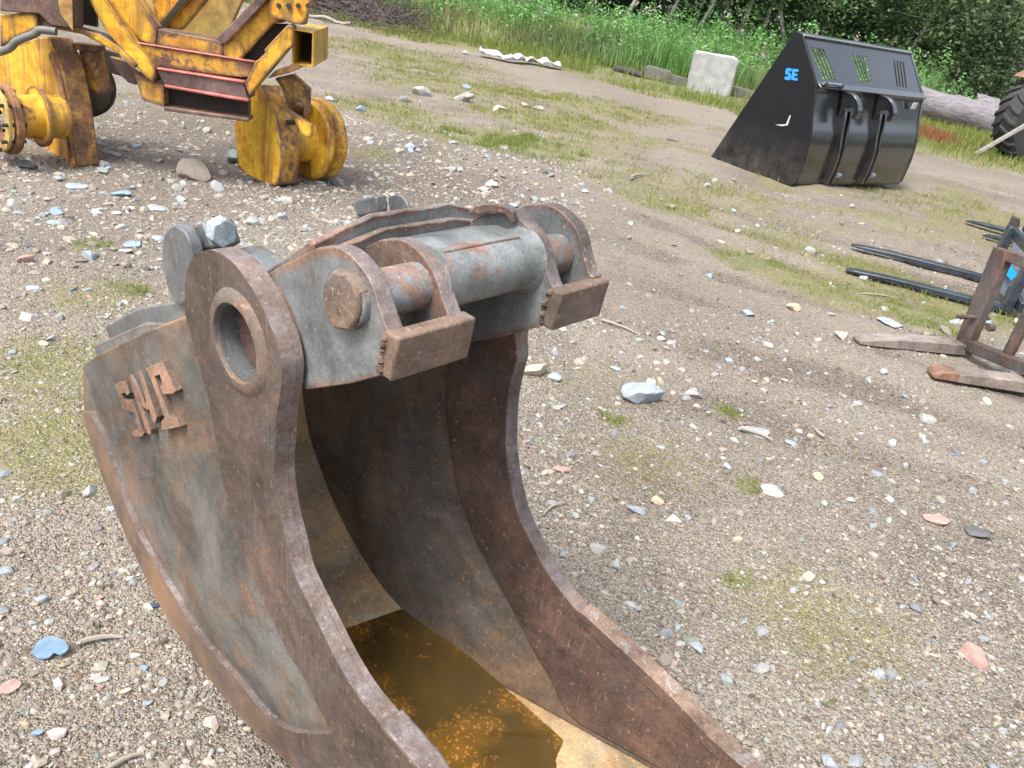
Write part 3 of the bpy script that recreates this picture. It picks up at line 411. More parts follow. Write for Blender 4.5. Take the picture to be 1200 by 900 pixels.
peb2 = n.ramp(v2.outputs['Color'], [(0, (.1, .08, .065)), (.35, (.21, .17, .135)), (.6, (.33, .28, .23)), (.8, (.28, .275, .265)), (.93, (.4, .37, .335))], 'CONSTANT')
pm = n.ramp(v1.outputs['Distance'], [(.3, .9), (.55, 0.)]); pm = n.math('MULTIPLY', pm, n.ramp(n.noise(3, 5), [(.35, .2), (.65, 1.)]))
col = n.mix(.62, soil, peb2); col = n.mix(pm, col, peb)
moss = n.ramp(n.noise(24, 6, .75), [(.3, (.085, .075, .022)), (.5, (.2, .185, .045)), (.7, (.34, .32, .075))])
green = n.ramp(n.noise(18, 6, .7), [(.3, (.06, .085, .02)), (.7, (.2, .24, .055))])
mm = n.mix(ga, moss, green)
vm = n.ramp(n.math('ADD', n.math('MULTIPLY', n.noise(19, 10, .85), .85), n.math('MULTIPLY', va, .36)), [(.51, 0.), (.63, 1.)])
vm = n.math('MULTIPLY', vm, n.ramp(va, [(.06, 0.), (.35, 1.)]))
col = n.mix(n.math('MULTIPLY', vm, .6), col, mm)
hh = n.math('ADD', n.math('MULTIPLY', n.ramp(v1.outputs['Distance'], [(0, 1.), (.6, 0.)]), .6), n.math('ADD', n.math('MULTIPLY', n.ramp(v2.outputs['Distance'], [(0, 1.), (.6, 0.)]), .4), n.math('MULTIPLY', n.noise(30, 8, .7), .8)))
n.bump(hh, 1., .016)
M['ground'] = n.done(col, .9, .3)

# ------------------------------------------------------------------ ground
def axis(lo, hi, c0, c1, fine, grow):
    def side(start, end, sg):
        out = [start]; 
        while sg * (end - out[-1]) > 0: out.append(out[-1] + sg * (fine + grow * abs(out[-1] - start)))
        return out[1:]
    mid = list(np.arange(c0, c1, fine)); return np.array(sorted(side(c0, lo, -1)) + mid + side(mid[-1], hi, 1))
gx = axis(-900, 900, -4.5, 5.5, .045, .06); gy = axis(-300, 1500, .2, 9, .045, .03)
XX, YY = np.meshgrid(gx, gy); nx, ny = len(gx), len(gy)
ZZ = height(XX, YY); far = np.clip((np.hypot(XX, YY) - 45) / 40, 0, 1); ZZ = ZZ * (1 - far) + far * 1.2
me = bpy.data.meshes.new('ground'); me.vertices.add(nx * ny)
me.vertices.foreach_set('co', np.stack([XX, YY, ZZ], -1).astype(np.float32).ravel())
ii = (np.arange(ny - 1)[:, None] * nx + np.arange(nx - 1)[None]).ravel()
q = np.stack([ii, ii + 1, ii + nx + 1, ii + nx], 1)
me.loops.add(q.size); me.loops.foreach_set('vertex_index', q.ravel()); me.polygons.add(len(q))
me.polygons.foreach_set('loop_start', np.arange(0, q.size, 4)); me.polygons.foreach_set('loop_total', np.full(len(q), 4)); me.polygons.foreach_set('use_smooth', np.ones(len(q), bool))
v_, g_ = veg(XX, YY)
damp_and_shade = np.clip(np.exp(-((XX + 2.1) / 1.3) ** 2 - ((YY - 5.9) / .9) ** 2) * 1.1 + np.exp(-((XX + 2.3) / 1.5) ** 2 - ((YY - 6.2) / 1.2) ** 2) + .7 * np.exp(-((XX + .5) / .9) ** 2 - ((YY - 6.) / .8) ** 2) + .5 * np.clip(vnoise(XX * .9 + 3, YY * .9) * 3 - .2, 0, 1) + .35 * np.exp(-((XX - .6) / .8) ** 2 - ((YY - 2.6) / .5) ** 2) + 1.1 * np.exp(-((XX + .42) / .16) ** 2 - ((YY - 1.33) / .2) ** 2), 0, 1)  # damp patches; the last term paints contact shade beside the bucket heel
sand = np.clip(np.exp(-((XX + 2.6) / .45) ** 2 - ((YY - 4.) / .5) ** 2) + .8 * np.exp(-((YY - (17.4 - .3 * XX) + 1.2) / 1.3) ** 2) + .9 * np.exp(-((XX - 3.4) / 1.4) ** 2 - ((YY - 7.4) / 1.) ** 2) + .7 * np.clip(vnoise(XX * .6 + 30, YY * .6 + 8) * 3, 0, 1), 0, 1)
damp_and_shade = np.maximum(damp_and_shade, rut(XX, YY)); sand = np.maximum(sand, .8 * np.clip((XX - .3) / .8, 0, 1) * np.clip((YY - 2.6), 0, 1) * np.clip((9 - YY) / 2, 0, 1))  # rut furrows get the same dark soil tone
for nm, arr in (('veg', v_), ('green', g_), ('damp_and_shade', damp_and_shade), ('sand', sand)):
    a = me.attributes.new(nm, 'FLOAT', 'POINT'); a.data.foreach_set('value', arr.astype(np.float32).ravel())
me.update(); me.validate(); me.materials.append(M['ground'])
tag((go := bpy.data.objects.new('ground', me)), kind='structure'); COL.objects.link(go)

# ------------------------------------------------------------------ the excavator bucket in front
D = DATA['bucket']
B = empty('excavator_bucket', D['O'], D['M'])
tag(B, 'rusty grey excavator bucket lying in front with muddy water inside', 'excavator bucket')
w0, ka, kb = D['rw']
def yR(x, z): return w0 + ka * x + kb * z
def yRo(x, z): return yR(x, z) + .022
rim = smoothpath(D['rim'], 4); out = smoothpath(D['out'], 4); lip = D['lip']; btm = list(D['btm'])
junc = smoothpath([(x, z if x < .2 else float(np.interp(x, [.2, .23, .45, .62], [.051, .053, .081, .104]))) for x, z in D['junc']], 4); rimR = smoothpath(D['rimR'], 4)
seam = smoothpath(D['seam'], 3); hole = D['hole']
k0 = min(range(len(rim)), key=lambda i: abs(rim[i][1] - .7296) + abs(rim[i][0] - .1))       # below the eye
rin = inset(rim[k0:], -.006)
# left side: recessed plate, thick brown edge plate with the eye, scraped wear strip
bottom_l = out[::-1]
sp = list(D['top']) + [(-.15, .775), (-.10, .70), (.05, .70)] + rin + [lip] + [(x, z + .006) for x, z in btm[::-1]] + bottom_l
prism('side_plate', sp, 0, .02, M['side'], B, bevel=.004)
eye_c = (hole[0], hole[1])
rp = rim + [lip] + btm[::-1] + smoothpath(D['wear_out'], 4)[::-1] + smoothpath(D['wear_in'], 4)[:-1] + seam[::-1]
prism('edge_plate', rp, -.012, .012, M['rimheel'], B, holes=[circle(eye_c[0], eye_c[1], .062, 40)[::-1]], bevel=.004, edge=M['edge'])
prism('edge_plate_backing', rim + [lip, (.90, .135), (.66, .07), (.42, .032), (.30, .06)] + seam[::-1], .0125, .024, M['rim'], B, holes=[circle(eye_c[0], eye_c[1], .063, 40)[::-1]], bevel=.003, edge=M['edge'])
# worn bars along both mouth edges
kb_ = min(range(len(rim)), key=lambda i: abs(rim[i][0] - .385))
path = rim[kb_:] + [lip]
prism('edge_bar', inset(path, .004) + inset(path, -.010)[::-1], -.0145, .030, M['rim'], B, bevel=.005, edge=M['edge'])
path = rimR[[i for i, p in enumerate(rimR) if p[0] > .385][0]:] + [(.93, .172)]
prism('edge_bar', inset(path, .003) + inset(path, -.022)[::-1], lambda x, z: yR(x, z) - .009, lambda x, z: yR(x, z) + .0275, M['liner'], B, bevel=.005, edge=M['chalk'])
# right side
rsp = [(-.45, .44), (-.44, .56), (-.30, .70), (-.19, .80), (.02, .83), (.13, .82)] + inset(rimR, -.006) + [(.93, .166), (.93, .135), (.68, .085)] + [(x - .01, z - .015) for x, z in junc[::-1]]
prism('side_plate', rsp, yR, yRo, M['inner'], B, bevel=.003)
seamR = smoothpath(D['seamR'], 4)
rl = [(.0, .80), (.125, .80)] + rimR + [(.93, .172), (.90, .155), (.63, .108), (.45, .085)] + seamR[::-1]
prism('edge_plate', rl, lambda x, z: yR(x, z) - .007, lambda x, z: yR(x, z) + .026, M['liner'], B, bevel=.003, edge=M['edge'])
# curved shell between the sides
inner = [(-.24, .735), (-.36, .60), (-.405, .50)] + junc + [(.66, .109), (.70, .114), (.74, .119), (.78, .125), (.93, .155)]
shell = inner + [(.93, .142), (.68, .066), (.42, .026), (.2, .014)] + inset(bottom_l, -.006) + [(-.715, .475), (-.6071, .5556), (-.3598, .7103), (-.1944, .8063)]
TILT = .024
def dip(x, y): return -(.019 + .012 * (1 - y / .42)) * max(0, min(1, (x - .06) / .22)) * max(0, min(1, (.95 - x) / .3))
V = []; F = []; ns_ = len(shell); NY = 16
for j in range(NY + 1):
    for i, (x, z) in enumerate(shell):
        y = .012 + (yR(x, z) + .004 - .012) * j / NY
        V.append((x, y, z + ((dip(x, y) + .0035 * float(vnoise(x * 31, y * 31)) * (x > .2)) if i < len(inner) else 0)))
for j in range(NY):
    for i in range(ns_): F.append((j * ns_ + i, j * ns_ + (i + 1) % ns_, (j + 1) * ns_ + (i + 1) % ns_, (j + 1) * ns_ + i))
F.append(tuple(range(ns_))); F.append(tuple(NY * ns_ + i for i in reversed(range(ns_))))
mobj('shell', V, F, M['shell'], B, 50)
prism('cutting_edge', [(.80, .098), (.93, .139), (1.02, .150), (1.02, .156), (.93, .174), (.80, .135)], .022, lambda x, z: yR(x, z) - .003, M['chalk'], B, bevel=.004)
prism('roof_plate', [(-.26, .70), (-.12, .765), (.085, .795), (.085, .815), (-.02, .845), (-.195, .803)], .03, lambda x, z: yR(x, z) - .01, M['ear'], B, bevel=.003)
bk = D['back']; b2 = D['back2']
prism('top_plate', [(bk[0][0], bk[0][1]), (bk[1][0], bk[1][1]), (bk[2][0], bk[2][1]), (-.20, .80), (-.3598, .69), (-.6071, .53)], .04, .36, M['greyplain'], B, bevel=.004)
prism('top_plate', [(b2[0][0], b2[0][1]), (b2[1][0], b2[1][1]), (-.33, .73), (-.34, .66), (-.69, .48)], .028, .375, M['ear'], B, bevel=.004)
# eye
EP = bpy.data.objects['edge_plate']
V1, F1 = lathe_data([(-.019, .062), (-.019, .074), (-.012, .083), (.0, .083), (.03, .104), (.032, .0595), (-.016, .0595)], eye_c[0], eye_c[1], 48, closed=True)
mobj('eye_collar', V1, F1, M['wear'], EP, 40)
V1, F1 = lathe_data([(.208, 0), (.208, .0605), (-.012, .0605), (-.012, .0575), (.2, .0575), (.2, 0)], eye_c[0], eye_c[1], 48, closed=True)
mobj('eye_tube', V1, F1, M['greyplain'], EP, 40)
lathe('eye_boss', [(.02, .0), (.02, .108), (.031, .104), (.031, 0)], eye_c[0], eye_c[1], M['ear'], B, 48)
# ears
ear = D['ear']
def ear_poly(dz):
    e = smoothpath(ear[:13], 3)
    top = [(x, z + dz * max(0, min(1, (z - .93) / .08))) for x, z in e]
    return top + [(x, z) for x, z in ear[13:]] + [(-.12, .775), (-.19, .81), (-.15, .86)]
def ear_open(dz):     # the first plate is cut clear of the eye
    e = smoothpath(ear[:13], 3)
    return [(x, z) for x, z in e] + list(ear[13:]) + [(.03, .775), (-.06, .80), (-.07, .89)]
prism('ear_plate', ear_open(0), .031, .056, M['ear'], B, bevel=.004, edge=M['edge'])
for y, dz, mt in ((.132, -.004, 'earrust'), (.335, .010, 'ear'), (.423, .014, 'ear')):
    prism('ear_plate', ear_poly(dz), y, y + .024, M[mt], B, bevel=.004, edge=M['edge'])
bl = list(D['block'])
for ya, yb in ((.031, .157), (.336, .446)):
    prism('stop_block', bl, ya - .003, yb + .003, M['block'], B, bevel=.0035)
pc = (.221, .9865)
lathe('pin', [(.02, .033), (.43, .033)], pc[0], pc[1], M['pin'], B, 40, bevel=.003)
prism('pin_head', [(x + (RNG.random() - .5) * .006, z + (RNG.random() - .5) * .006) for x, z in smoothpath(list(D['nut']) + [D['nut'][0]], 2)[:-1]], .013, .034, M['block'], B, bevel=.004)
lathe('cross_tube', [(.15, .05), (.162, .0425), (.318, .0425), (.338, .054)], pc[0], pc[1] + .003, M['pin'], B, 48)
# saddle from the tube to the stepped covers
sadd = [(.19, 1.040), (.235, 1.035), (.215, 1.03), (.10, .985), (-.05, .88), (-.09, .90), (.06, 1.005)]
prism('saddle_plate', [(.226, 1.030), (.17, 1.031), (.09, 1.004), (-.04, .90), (-.02, .88), (.10, .97), (.20, 1.00)], .157, .334, M['ear'], B, bevel=.004)
tube('weld_ridge', [(.229, .168, 1.031), (.228, .22, 1.0315), (.228, .28, 1.031), (.229, .315, 1.031)], [.0022, .003, .0025, .003], M['block'], B, 8)
def cover(name, x, dz, pts, mat):
    V = []; F = []; n_ = len(pts); th = .028
    jag = lambda: (RNG.random() - .5) * .004
    for dx, drop in ((0, 0), (-.012, -.002), (-.26, -.185)):
        for y, z in pts: V.append((x + dx, y, z + dz + drop + (jag() if dx == 0 else 0)))
        for y, z in pts: V.append((x + dx - .002, y, z + dz + drop - th))
    m = 2 * n_
    for s in range(2):
        for i in range(n_ - 1):
            F.append((s * m + i, s * m + i + 1, (s + 1) * m + i + 1, (s + 1) * m + i)); F.append((s * m + n_ + i, s * m + n_ + i + 1, (s + 1) * m + n_ + i + 1, (s + 1) * m + n_ + i))
        for i in (0, n_ - 1): F.append((s * m + i, s * m + n_ + i, (s + 1) * m + n_ + i, (s + 1) * m + i))
    for s in (0, 2):
        for i in range(n_ - 1): F.append((s * m + i, s * m + i + 1, s * m + n_ + i + 1, s * m + n_ + i))
    return mobj(name, V, F, mat, B, 30, .003)
arch = lambda a, b, c, d, lo, hi: [(a + (b - a) * t, lo + (hi - lo) * t) for t in (0, .25, .5, .75)] + [(b + (c - b) * t, hi) for t in (0, .2, .4, .6, .8)] + [(c + (d - c) * t, hi + (lo - hi) * t) for t in (0, .5, 1)]
cover('cover_plate', .085, 0, arch(.058, .16, .305, .41, 1.014, 1.042), M['ear'])
cover('cover_plate', .105, 0, arch(.08, .165, .30, .40, 1.008, 1.026), M['ear'])
rg = D['ringR']; prism('ear_ring', smoothpath(rg[:6] , 3) + [(.19, 1.054), (.165, 1.05), (.135, 1.038)], .322, .333, M['ear'], B, bevel=.002, edge=M['edge'])
# rear ear with its clamp and bolt
prism('rear_ear', smoothpath(D['disc'], 4), .03, .052, M['greyplain'], B, bevel=.003)
prism('clamp_block', D['cblock'], .062, .118, M['greyplain'], B, bevel=.005)
hc = D['hexc']
prism('bolt_head', [(y * 1.0, z) for y, z in circle(0, 0, .0255, 6, .35)], -.012, .014, M['bolt'], B, bevel=.003, tf=lambda v: (hc[0] + v[1], hc[1] + v[0], hc[2] + v[2]))
prism('clamp_base', [(-.34, .84), (-.25, .885), (-.16, .89), (-.06, .86), (-.15, .78), (-.27, .78)], .065, .17, M['ear'], B, bevel=.005)
prism('clamp_block', D['rblockR'], .34, .365, M['greyplain'], B, bevel=.004)
prism('rear_ear', smoothpath(D['lensR'], 3), .388, .396, M['greyplain'], B, bevel=.002)
prism('clamp_base', [(-.21, .93), (-.12, .955), (-.10, .90), (-.12, .80), (-.22, .80)], .345, .39, M['ear'], B, bevel=.004)
for k, yy in (('LS', -.013), ('LM', -.015), ('LP', -.013)):
    prism('letter', D[k], yy, .003, M['letter'], B, bevel=.0012, edge=M['rim'])

def weld(pts, r=.006, parent=B):
    r *= .62
    P_ = smoothpath(pts, 10); rr = [r * (.85 + .3 * abs(math.sin(i * .8)) + .3 * RNG.random()) for i in range(len(P_))]
    P_ = [tuple(np.array(p) + (RNG.random(3) - .5) * r * .5) for p in P_]; tube('weld_bead', P_, rr, M['block'], parent, 7, 70)
for ya in (.031, .336): weld([(.290, ya - .001, .966), (.284, ya - .002, .940), (.283, ya - .002, .912)], .0075)
weld([(.284, .158, .965), (.28, .159, .93), (.28, .158, .912)], .006)
weld([(.07, .030, .782), (.01, .030, .775), (-.06, .030, .79)], .005)
weld([(x, -.0005, z) for x, z in D['seam'][3:12]], .0035)
# muddy water, level, filling the low part of the shell
wz = .1
R3 = Matrix([list(r) for r in D['M']]); OB = Vector(D['O'])
wv = []
N1, N2 = 44, 24
zw = .113
# outline in plan: where the level cuts the shell on the left and right
def lvl(y):
    pts = []
    P = inner
    for a, b in zip(P[:-1], P[1:]):
        za = (OB + R3 @ Vector((a[0], y, a[1] + dip(a[0], y)))).z - zw; zb = (OB + R3 @ Vector((b[0], y, b[1] + dip(b[0], y)))).z - zw
        if (za > 0) != (zb > 0):
            t = za / (za - zb); pts.append(a[0] + (b[0] - a[0]) * t)
    return (min(pts) - .01, max(pts) + .01) if len(pts) > 1 else (0, .1)
verts = []; faces = []
for j in range(N2 + 1):
    y0 = .018 + (.41 - .018) * j / N2; a, b = lvl(y0)
    for i in range(N1 + 1):
        x = a + (b - a) * i / N1; zl = (zw - OB.z - R3[2][1] * y0) / R3[2][2]
        zl = (zw - OB.z - R3[2][0] * x - R3[2][1] * y0) / R3[2][2]
        y = min(y0, yR(x, zl) + .008)
        p = OB + R3 @ Vector((x, y, zl)); verts.append(p)
for j in range(N2):
    for i in range(N1): faces.append((j * (N1 + 1) + i, j * (N1 + 1) + i + 1, (j + 1) * (N1 + 1) + i + 1, (j + 1) * (N1 + 1) + i))
wo_ = mobj('water', verts, faces, M['water'], None, 80, recalc=False)
tag(wo_, 'muddy brown water with orange flecks inside the rusty bucket', kind='structure')

# ------------------------------------------------------------------ the black loader bucket
D = DATA['se']
S = empty('loader_bucket', D['O'], D['M'])
tag(S, 'black glossy loader bucket with slotted back and blue letters on its side', 'loader bucket')
W = 2.2; side = D['side']
prism('side_plate', side, 0, .03, M['blackside'], S, bevel=.006)
prism('side_plate', side, W - .03, W, M['black'], S, bevel=.006)
bkp = [(-.045, 1.035)] + smoothpath(side[3:9], 5)[1:]
bo = [(x - .012, z) for x, z in bkp]
prism('back_shell', bo + [(x - .03, z) for x, z in bo[::-1]], .028, W - .028, M['black'], S, bevel=.002)
prism('floor_plate', [(0, .004), (-1.19, .0), (-1.19, .03), (-.02, .035)], .028, W - .028, M['black'], S, bevel=.004)
prism('cutting_edge', [(-1.05, -.012), (-1.27, -.012), (-1.29, .0), (-1.2, .016), (-1.05, .016)], -.01, W + .01, M['greysteel'], S, bevel=.003)
# spill guard: a slotted plate
a = np.array([side[3][0], side[3][1]]); b = np.array([side[2][0], side[2][1]]); L_ = np.linalg.norm(b - a); tq = (b - a) / L_; nq = np.array([tq[1], -tq[0]])
if nq[0] < 0: nq = -nq
def sg(v):  # local (y along, depth, q up the slope) to bucket frame
    y, dpt, q_ = v; p = a + tq * q_ - nq * (dpt + .012); return (p[0], y, p[1])
def slot(y0, q0, y1, q1, hw=.016): return [(y0 - hw, q0), (y0 + hw, q0), (y1 + hw, q1), (y1 - hw, q1)]
slots = []
for k in range(4): slots.append(slot(.105 + .068 * k, .44, .19 + .066 * k, .09, .022))
for k in range(3): slots.append(slot(.865 + .068 * k, .43, .915 + .06 * k, .10, .021))
slots.append([(1.055, .43), (1.085, .43), (1.064, .22), (1.045, .22)]); slots.append(slot(1.14, .43, 1.095, .10, .02))
for k in range(4): slots.append(slot(1.745 + .066 * k, .43, 1.655 + .066 * k, .10, .02))
prism('spill_guard', [(.03, 0), (W - .03, 0), (W - .03, L_ - .0), (.03, L_)], 0, .006, M['black'], S, holes=[s_[::-1] for s_ in slots], bevel=0, tf=lambda v: sg((v[0], v[1], v[2])))
prism('top_flange', [(side[2][0] - .004, side[2][1] + .004), (side[2][0] + .028, side[2][1] - .012), (side[2][0] + .014, side[2][1] - .04), (side[2][0] - .03, side[2][1] - .02), (side[1][0], side[1][1] - .03), (side[1][0] + .01, side[1][1] + .002)], .005, W - .005, M['black'], S, bevel=.005)
prism('ledge', [(-.052, 1.02), (-.02, 1.016), (-.014, 1.036), (-.046, 1.056), (-.09, 1.085), (-.10, 1.07)], .03, W - .03, M['black'], S, bevel=.005)
for y in (.52, 1.22):
    hk = smoothpath([(-.05, 1.02), (.06, 1.01), (.15, .96), (.205, .87), (.20, .79), (.165, .765), (.145, .80), (.155, .85), (.12, .88), (.06, .87), (.02, .80), (.0, .76)], 3)
    prism('hook', hk, y - .04, y + .04, M['black'], S, bevel=.01)
    rb_ = [(-.03, .80), (.05, .82), (.09, .60), (.125, .42), (.13, .25), (.11, .10), (.10, .04), (.0, .04), (.0, .3)]
    prism('rib', smoothpath(rb_[:7], 3) + rb_[7:], y - .018, y + .018, M['black'], S, bevel=.006)
    prism('rib', smoothpath([(x * .8, z) for x, z in rb_[:7]], 3) + rb_[7:], y + .10, y + .13, M['black'], S, bevel=.006)
    lathe('lower_pin', [(y + .125, .03), (y + .18, .03)], .10, .14, M['greysteel'], S, 16, bevel=.004)
tube('clamp_rod', [(-.03, .06, 1.075), (-.03, .30, 1.075), (-.025, .42, 1.072)], .016, M['greysteel'], S, 8)
for y in (.10, .40): box('clamp_lug', (-.035, y, 1.07), (.05, .05, .05), M['black'], S, .008)
box('data_plate', (.0, 1.93, .94), (.012, .09, .075), M['pale'], S, .002, ry=.18)
prism('letter', D['letS'], -.004, .004, M['blueletter'], S, bevel=0)
e0 = np.array(D['E4'])
def eq(u, v): p = e0[0] * (1 - u) * (1 - v) + e0[1] * u * (1 - v) + e0[2] * u * v + e0[3] * (1 - u) * v; return (float(p[0]), float(p[1]))
prism('letter', [eq(*p) for p in ((.0, 0), (.9, 0), (.9, .22), (.38, .22), (.38, .40), (.85, .40), (.85, .60), (.38, .60), (.38, .78), (.95, .78), (.95, 1), (.0, 1))], -.004, .004, M['blueletter'], S, bevel=0)
prism('scrape', [(-.43, .565), (-.35, .585), (-.29, .60), (-.275, .70), (-.262, .70), (-.265, .595), (-.33, .57)], -.002, .004, M['pale'], S, bevel=0)

# ------------------------------------------------------------------ the yellow machine frame
D = DATA['yel']
Yr = empty('machine_frame', D['O'], D['M']); tag(Yr, 'rusty yellow heavy machine frame standing on two tall hub legs', 'machine frame')
Yr_i = Matrix([list(r) for r in D['M']]).transposed(); YO = Vector(D['O'])
P = D['P']
DEP = dict(arm_ul=.12, beam_up=.14, arm_ur=.14, flange_ur=.08, beam_mid=.16, arm_ll=.14, beam_low=.2, under=.08, lip=.14, end_l=.18, arm_lr=.14, recess=.04, plate_tr=.06, strut=.08, bracket=.08, link=.06, diag_a=.08, diag_dark=.08, diag_b=.08, rear=.06, bar_l=.12, beam_tl=.16, panel_tl=.03, gap_tl=.04, beam_diag=.1, post_fl=.1, pink_a=.02, pink_b=.05, pink_c=.06, under_pl=.05, gap_b=.04)
NAM = dict(arm_ul='frame_arm', beam_up='cross_beam', arm_ur='frame_arm', flange_ur='arm_flange', beam_mid='cross_beam', arm_ll='frame_arm', beam_low='cross_beam', under='recess_plate', lip='lower_lip', end_l='end_plate', arm_lr='frame_arm', recess='recess_plate', plate_tr='bolted_plate', strut='strut', bracket='wheel_bracket', link='link_plate', diag_a='frame_arm', diag_dark='frame_arm', diag_b='frame_arm', rear='rear_plate', bar_l='side_bar', beam_tl='top_beam', panel_tl='side_panel', gap_tl='recess_plate', beam_diag='diagonal_beam', post_fl='post_flange', under_pl='lower_plate', gap_b='recess_plate', pink_a='edge_strip', pink_b='edge_strip', pink_c='edge_strip')
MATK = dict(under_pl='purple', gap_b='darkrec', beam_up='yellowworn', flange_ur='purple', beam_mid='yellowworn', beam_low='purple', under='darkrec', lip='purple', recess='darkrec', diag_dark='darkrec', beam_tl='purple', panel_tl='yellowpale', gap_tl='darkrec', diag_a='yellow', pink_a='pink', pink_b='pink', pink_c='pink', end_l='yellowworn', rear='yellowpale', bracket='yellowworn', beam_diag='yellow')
for k in DEP:
    poly, y = P[k]
    if k in ('diag_a', 'diag_b', 'diag_dark', 'rear', 'plate_tr', 'arm_ul', 'arm_ur', 'flange_ur', 'beam_tl', 'panel_tl', 'gap_tl', 'arm_ll'):      # these run on above the picture
        zt = max(z for x, z in poly); poly = [(x, z + (.25 if z > zt - .03 else 0)) if True else 0 for x, z in poly]
        if k in ('diag_a', 'diag_b', 'diag_dark', 'arm_ur', 'flange_ur'): poly = [(x + (.2 if z > zt else 0), z) for x, z in poly]
        if k in ('arm_ul', 'arm_ll'): poly = [(x - (.17 if z > zt else 0), z) for x, z in poly]
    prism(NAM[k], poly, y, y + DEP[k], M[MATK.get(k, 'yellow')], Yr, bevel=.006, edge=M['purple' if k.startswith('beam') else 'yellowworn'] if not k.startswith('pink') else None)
pl_, y = P['hose']; hp = [(x, y, z) for x, z in pl_]
hp = [(hp[0][0] - .4, y, hp[0][2] - .12)] + hp; tube('hose', smoothpath(hp, 4), .022, M['hose'], Yr, 10)
pb = P['post'][0]; xs = [p[0] for p in pb]; zs = [p[1] for p in pb]
tube('post', [((xs[0] + xs[1]) / 2, .24, max(zs)), ((xs[2] + xs[3]) / 2 + .02, .26, min(zs) + .02)], .066, M['yellowworn'], Yr, 20)
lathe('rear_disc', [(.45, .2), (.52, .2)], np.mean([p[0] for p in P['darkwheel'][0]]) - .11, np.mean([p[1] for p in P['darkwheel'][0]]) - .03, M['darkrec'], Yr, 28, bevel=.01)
# open box section
bx, y = P['box']; cx_, cz_ = np.mean([p[0] for p in bx]), np.mean([p[1] for p in bx])
prism('box_tube', bx, y, y + .6, M['yellowold'], Yr, holes=[[(cx_ + (x - cx_) * .84, cz_ + (z - cz_) * .9) for x, z in bx][::-1]], bevel=0)
prism('tube_bulkhead', [(cx_ + (x - cx_) * .86, cz_ + (z - cz_) * .92) for x, z in bx], y + .3, y + .32, M['darkrec'], Yr, bevel=0)
arx, y = P['arm_ur']
lathe('pivot_boss', [(y - .03, .06), (y + .02, .06)], np.mean([p[0] for p in arx]) - .12, np.mean([p[1] for p in arx]) - .12, M['yellow'], Yr, 24, bevel=.008)
for k in range(4):
    px_ = P['plate_tr'][0]; x0, z0 = px_[0]; x1, z1 = px_[1]; t = .2 + .2 * k
    lathe('bolt_head', [(-.04, .014), (-.018, .014)], x0 + (x1 - x0) * t, z0 + (z1 - z0) * t - .03, M['darkrec'], bpy.data.objects['bolted_plate'], 6)
# legs and hubs in their own steered frames
ML = Matrix([list(r) for r in D['ML']])
def legtf(O):
    O = Vector(O); 
    return lambda v: Yr_i @ (O + ML @ Vector(v) - YO)
TR, TL = legtf(D['FR']), legtf(D['FL'])
lr = [(x, z) for x, z in D['lr']]
prism('hub_leg', lr[:2] + smoothpath(lr[2:6], 4) + [(-.10, -.03), (-.3, -.02), (-.45, .02), (-.5, .30)], 0, .165, M['yellow'], Yr, bevel=.012, tf=TR, edge=M['yellowworn'])
prism('hub_leg', [lr[0], (-.2361, .62), (-.10, .54), (-.06, .5), (-.3, .35)], .17, .30, M['yellowworn'], Yr, bevel=.01, tf=TR)
lathe('wheel_drum', [(.15, .15), (.30, .15), (.31, .25), (.335, .27), (.35, .27), (.36, .235), (.375, .235), (.385, .27), (.46, .268), (.475, .24), (.47, .12), (.44, .10)], -.14, .272, M['yellow'], Yr, 40, bevel=.006, tf=TR)
lathe('leg_bolt', [(.05, .016), (-.012, .016)], -.03, .41, M['darkrec'], Yr, 8, tf=lambda v: TR((v[0] + .0, v[1] + .08, v[2])))
ll = [(x, z) for x, z in D['ll']]
prism('hub_leg', [(-1.1, .50), (-.62, .62)] + ll[1:3] + smoothpath(ll[3:9], 4) + [(-.08, -.04), (-.3, -.06), (-.55, .0), (-1.1, .1)], .01, .15, M['yellow'], Yr, bevel=.012, tf=TL, edge=M['rustyellow'])
cv = smoothpath(ll[3:9], 4) + [(-.06, -.03)]
prism('leg_rim', cv + inset(cv, .05)[::-1] if inset(cv, .05)[0][0] < cv[0][0] else cv + inset(cv, -.05)[::-1], -.012, .004, M['rustyellow'], Yr, bevel=.004, tf=TL)
lathe('wheel_drum', [(.0, .125), (-.12, .125), (-.125, .17), (-.15, .175), (-.155, .125), (-.27, .12), (-.28, .10)], -.12, .27, M['yellow'], Yr, 36, bevel=.004, tf=TL)
ring = lathe_data([(-.30, .20), (-.34, .20), (-.34, .15), (-.30, .15)], -.12, .26, 36, closed=True)
HR = mobj('hub_ring', [TL(v) for v in ring[0]], ring[1], M['rustyellow'], Yr, 35, .004)
ring = lathe_data([(-.36, .185), (-.38, .185), (-.38, .13), (-.36, .13)], -.12, .26, 36, closed=True)
mobj('hub_ring', [TL(v) for v in ring[0]], ring[1], M['yellowpale'], Yr, 35, .004)
for k in range(10):
    t = 2 * math.pi * k / 10; cx, cz = -.12 + .17 * math.cos(t), .26 + .17 * math.sin(t)
    V, F = lathe_data([(-.41, .011), (-.28, .011)], cx, cz, 8); mobj('hub_bolt', [TL(v) for v in V], F, M['darkrec'], HR, 35)

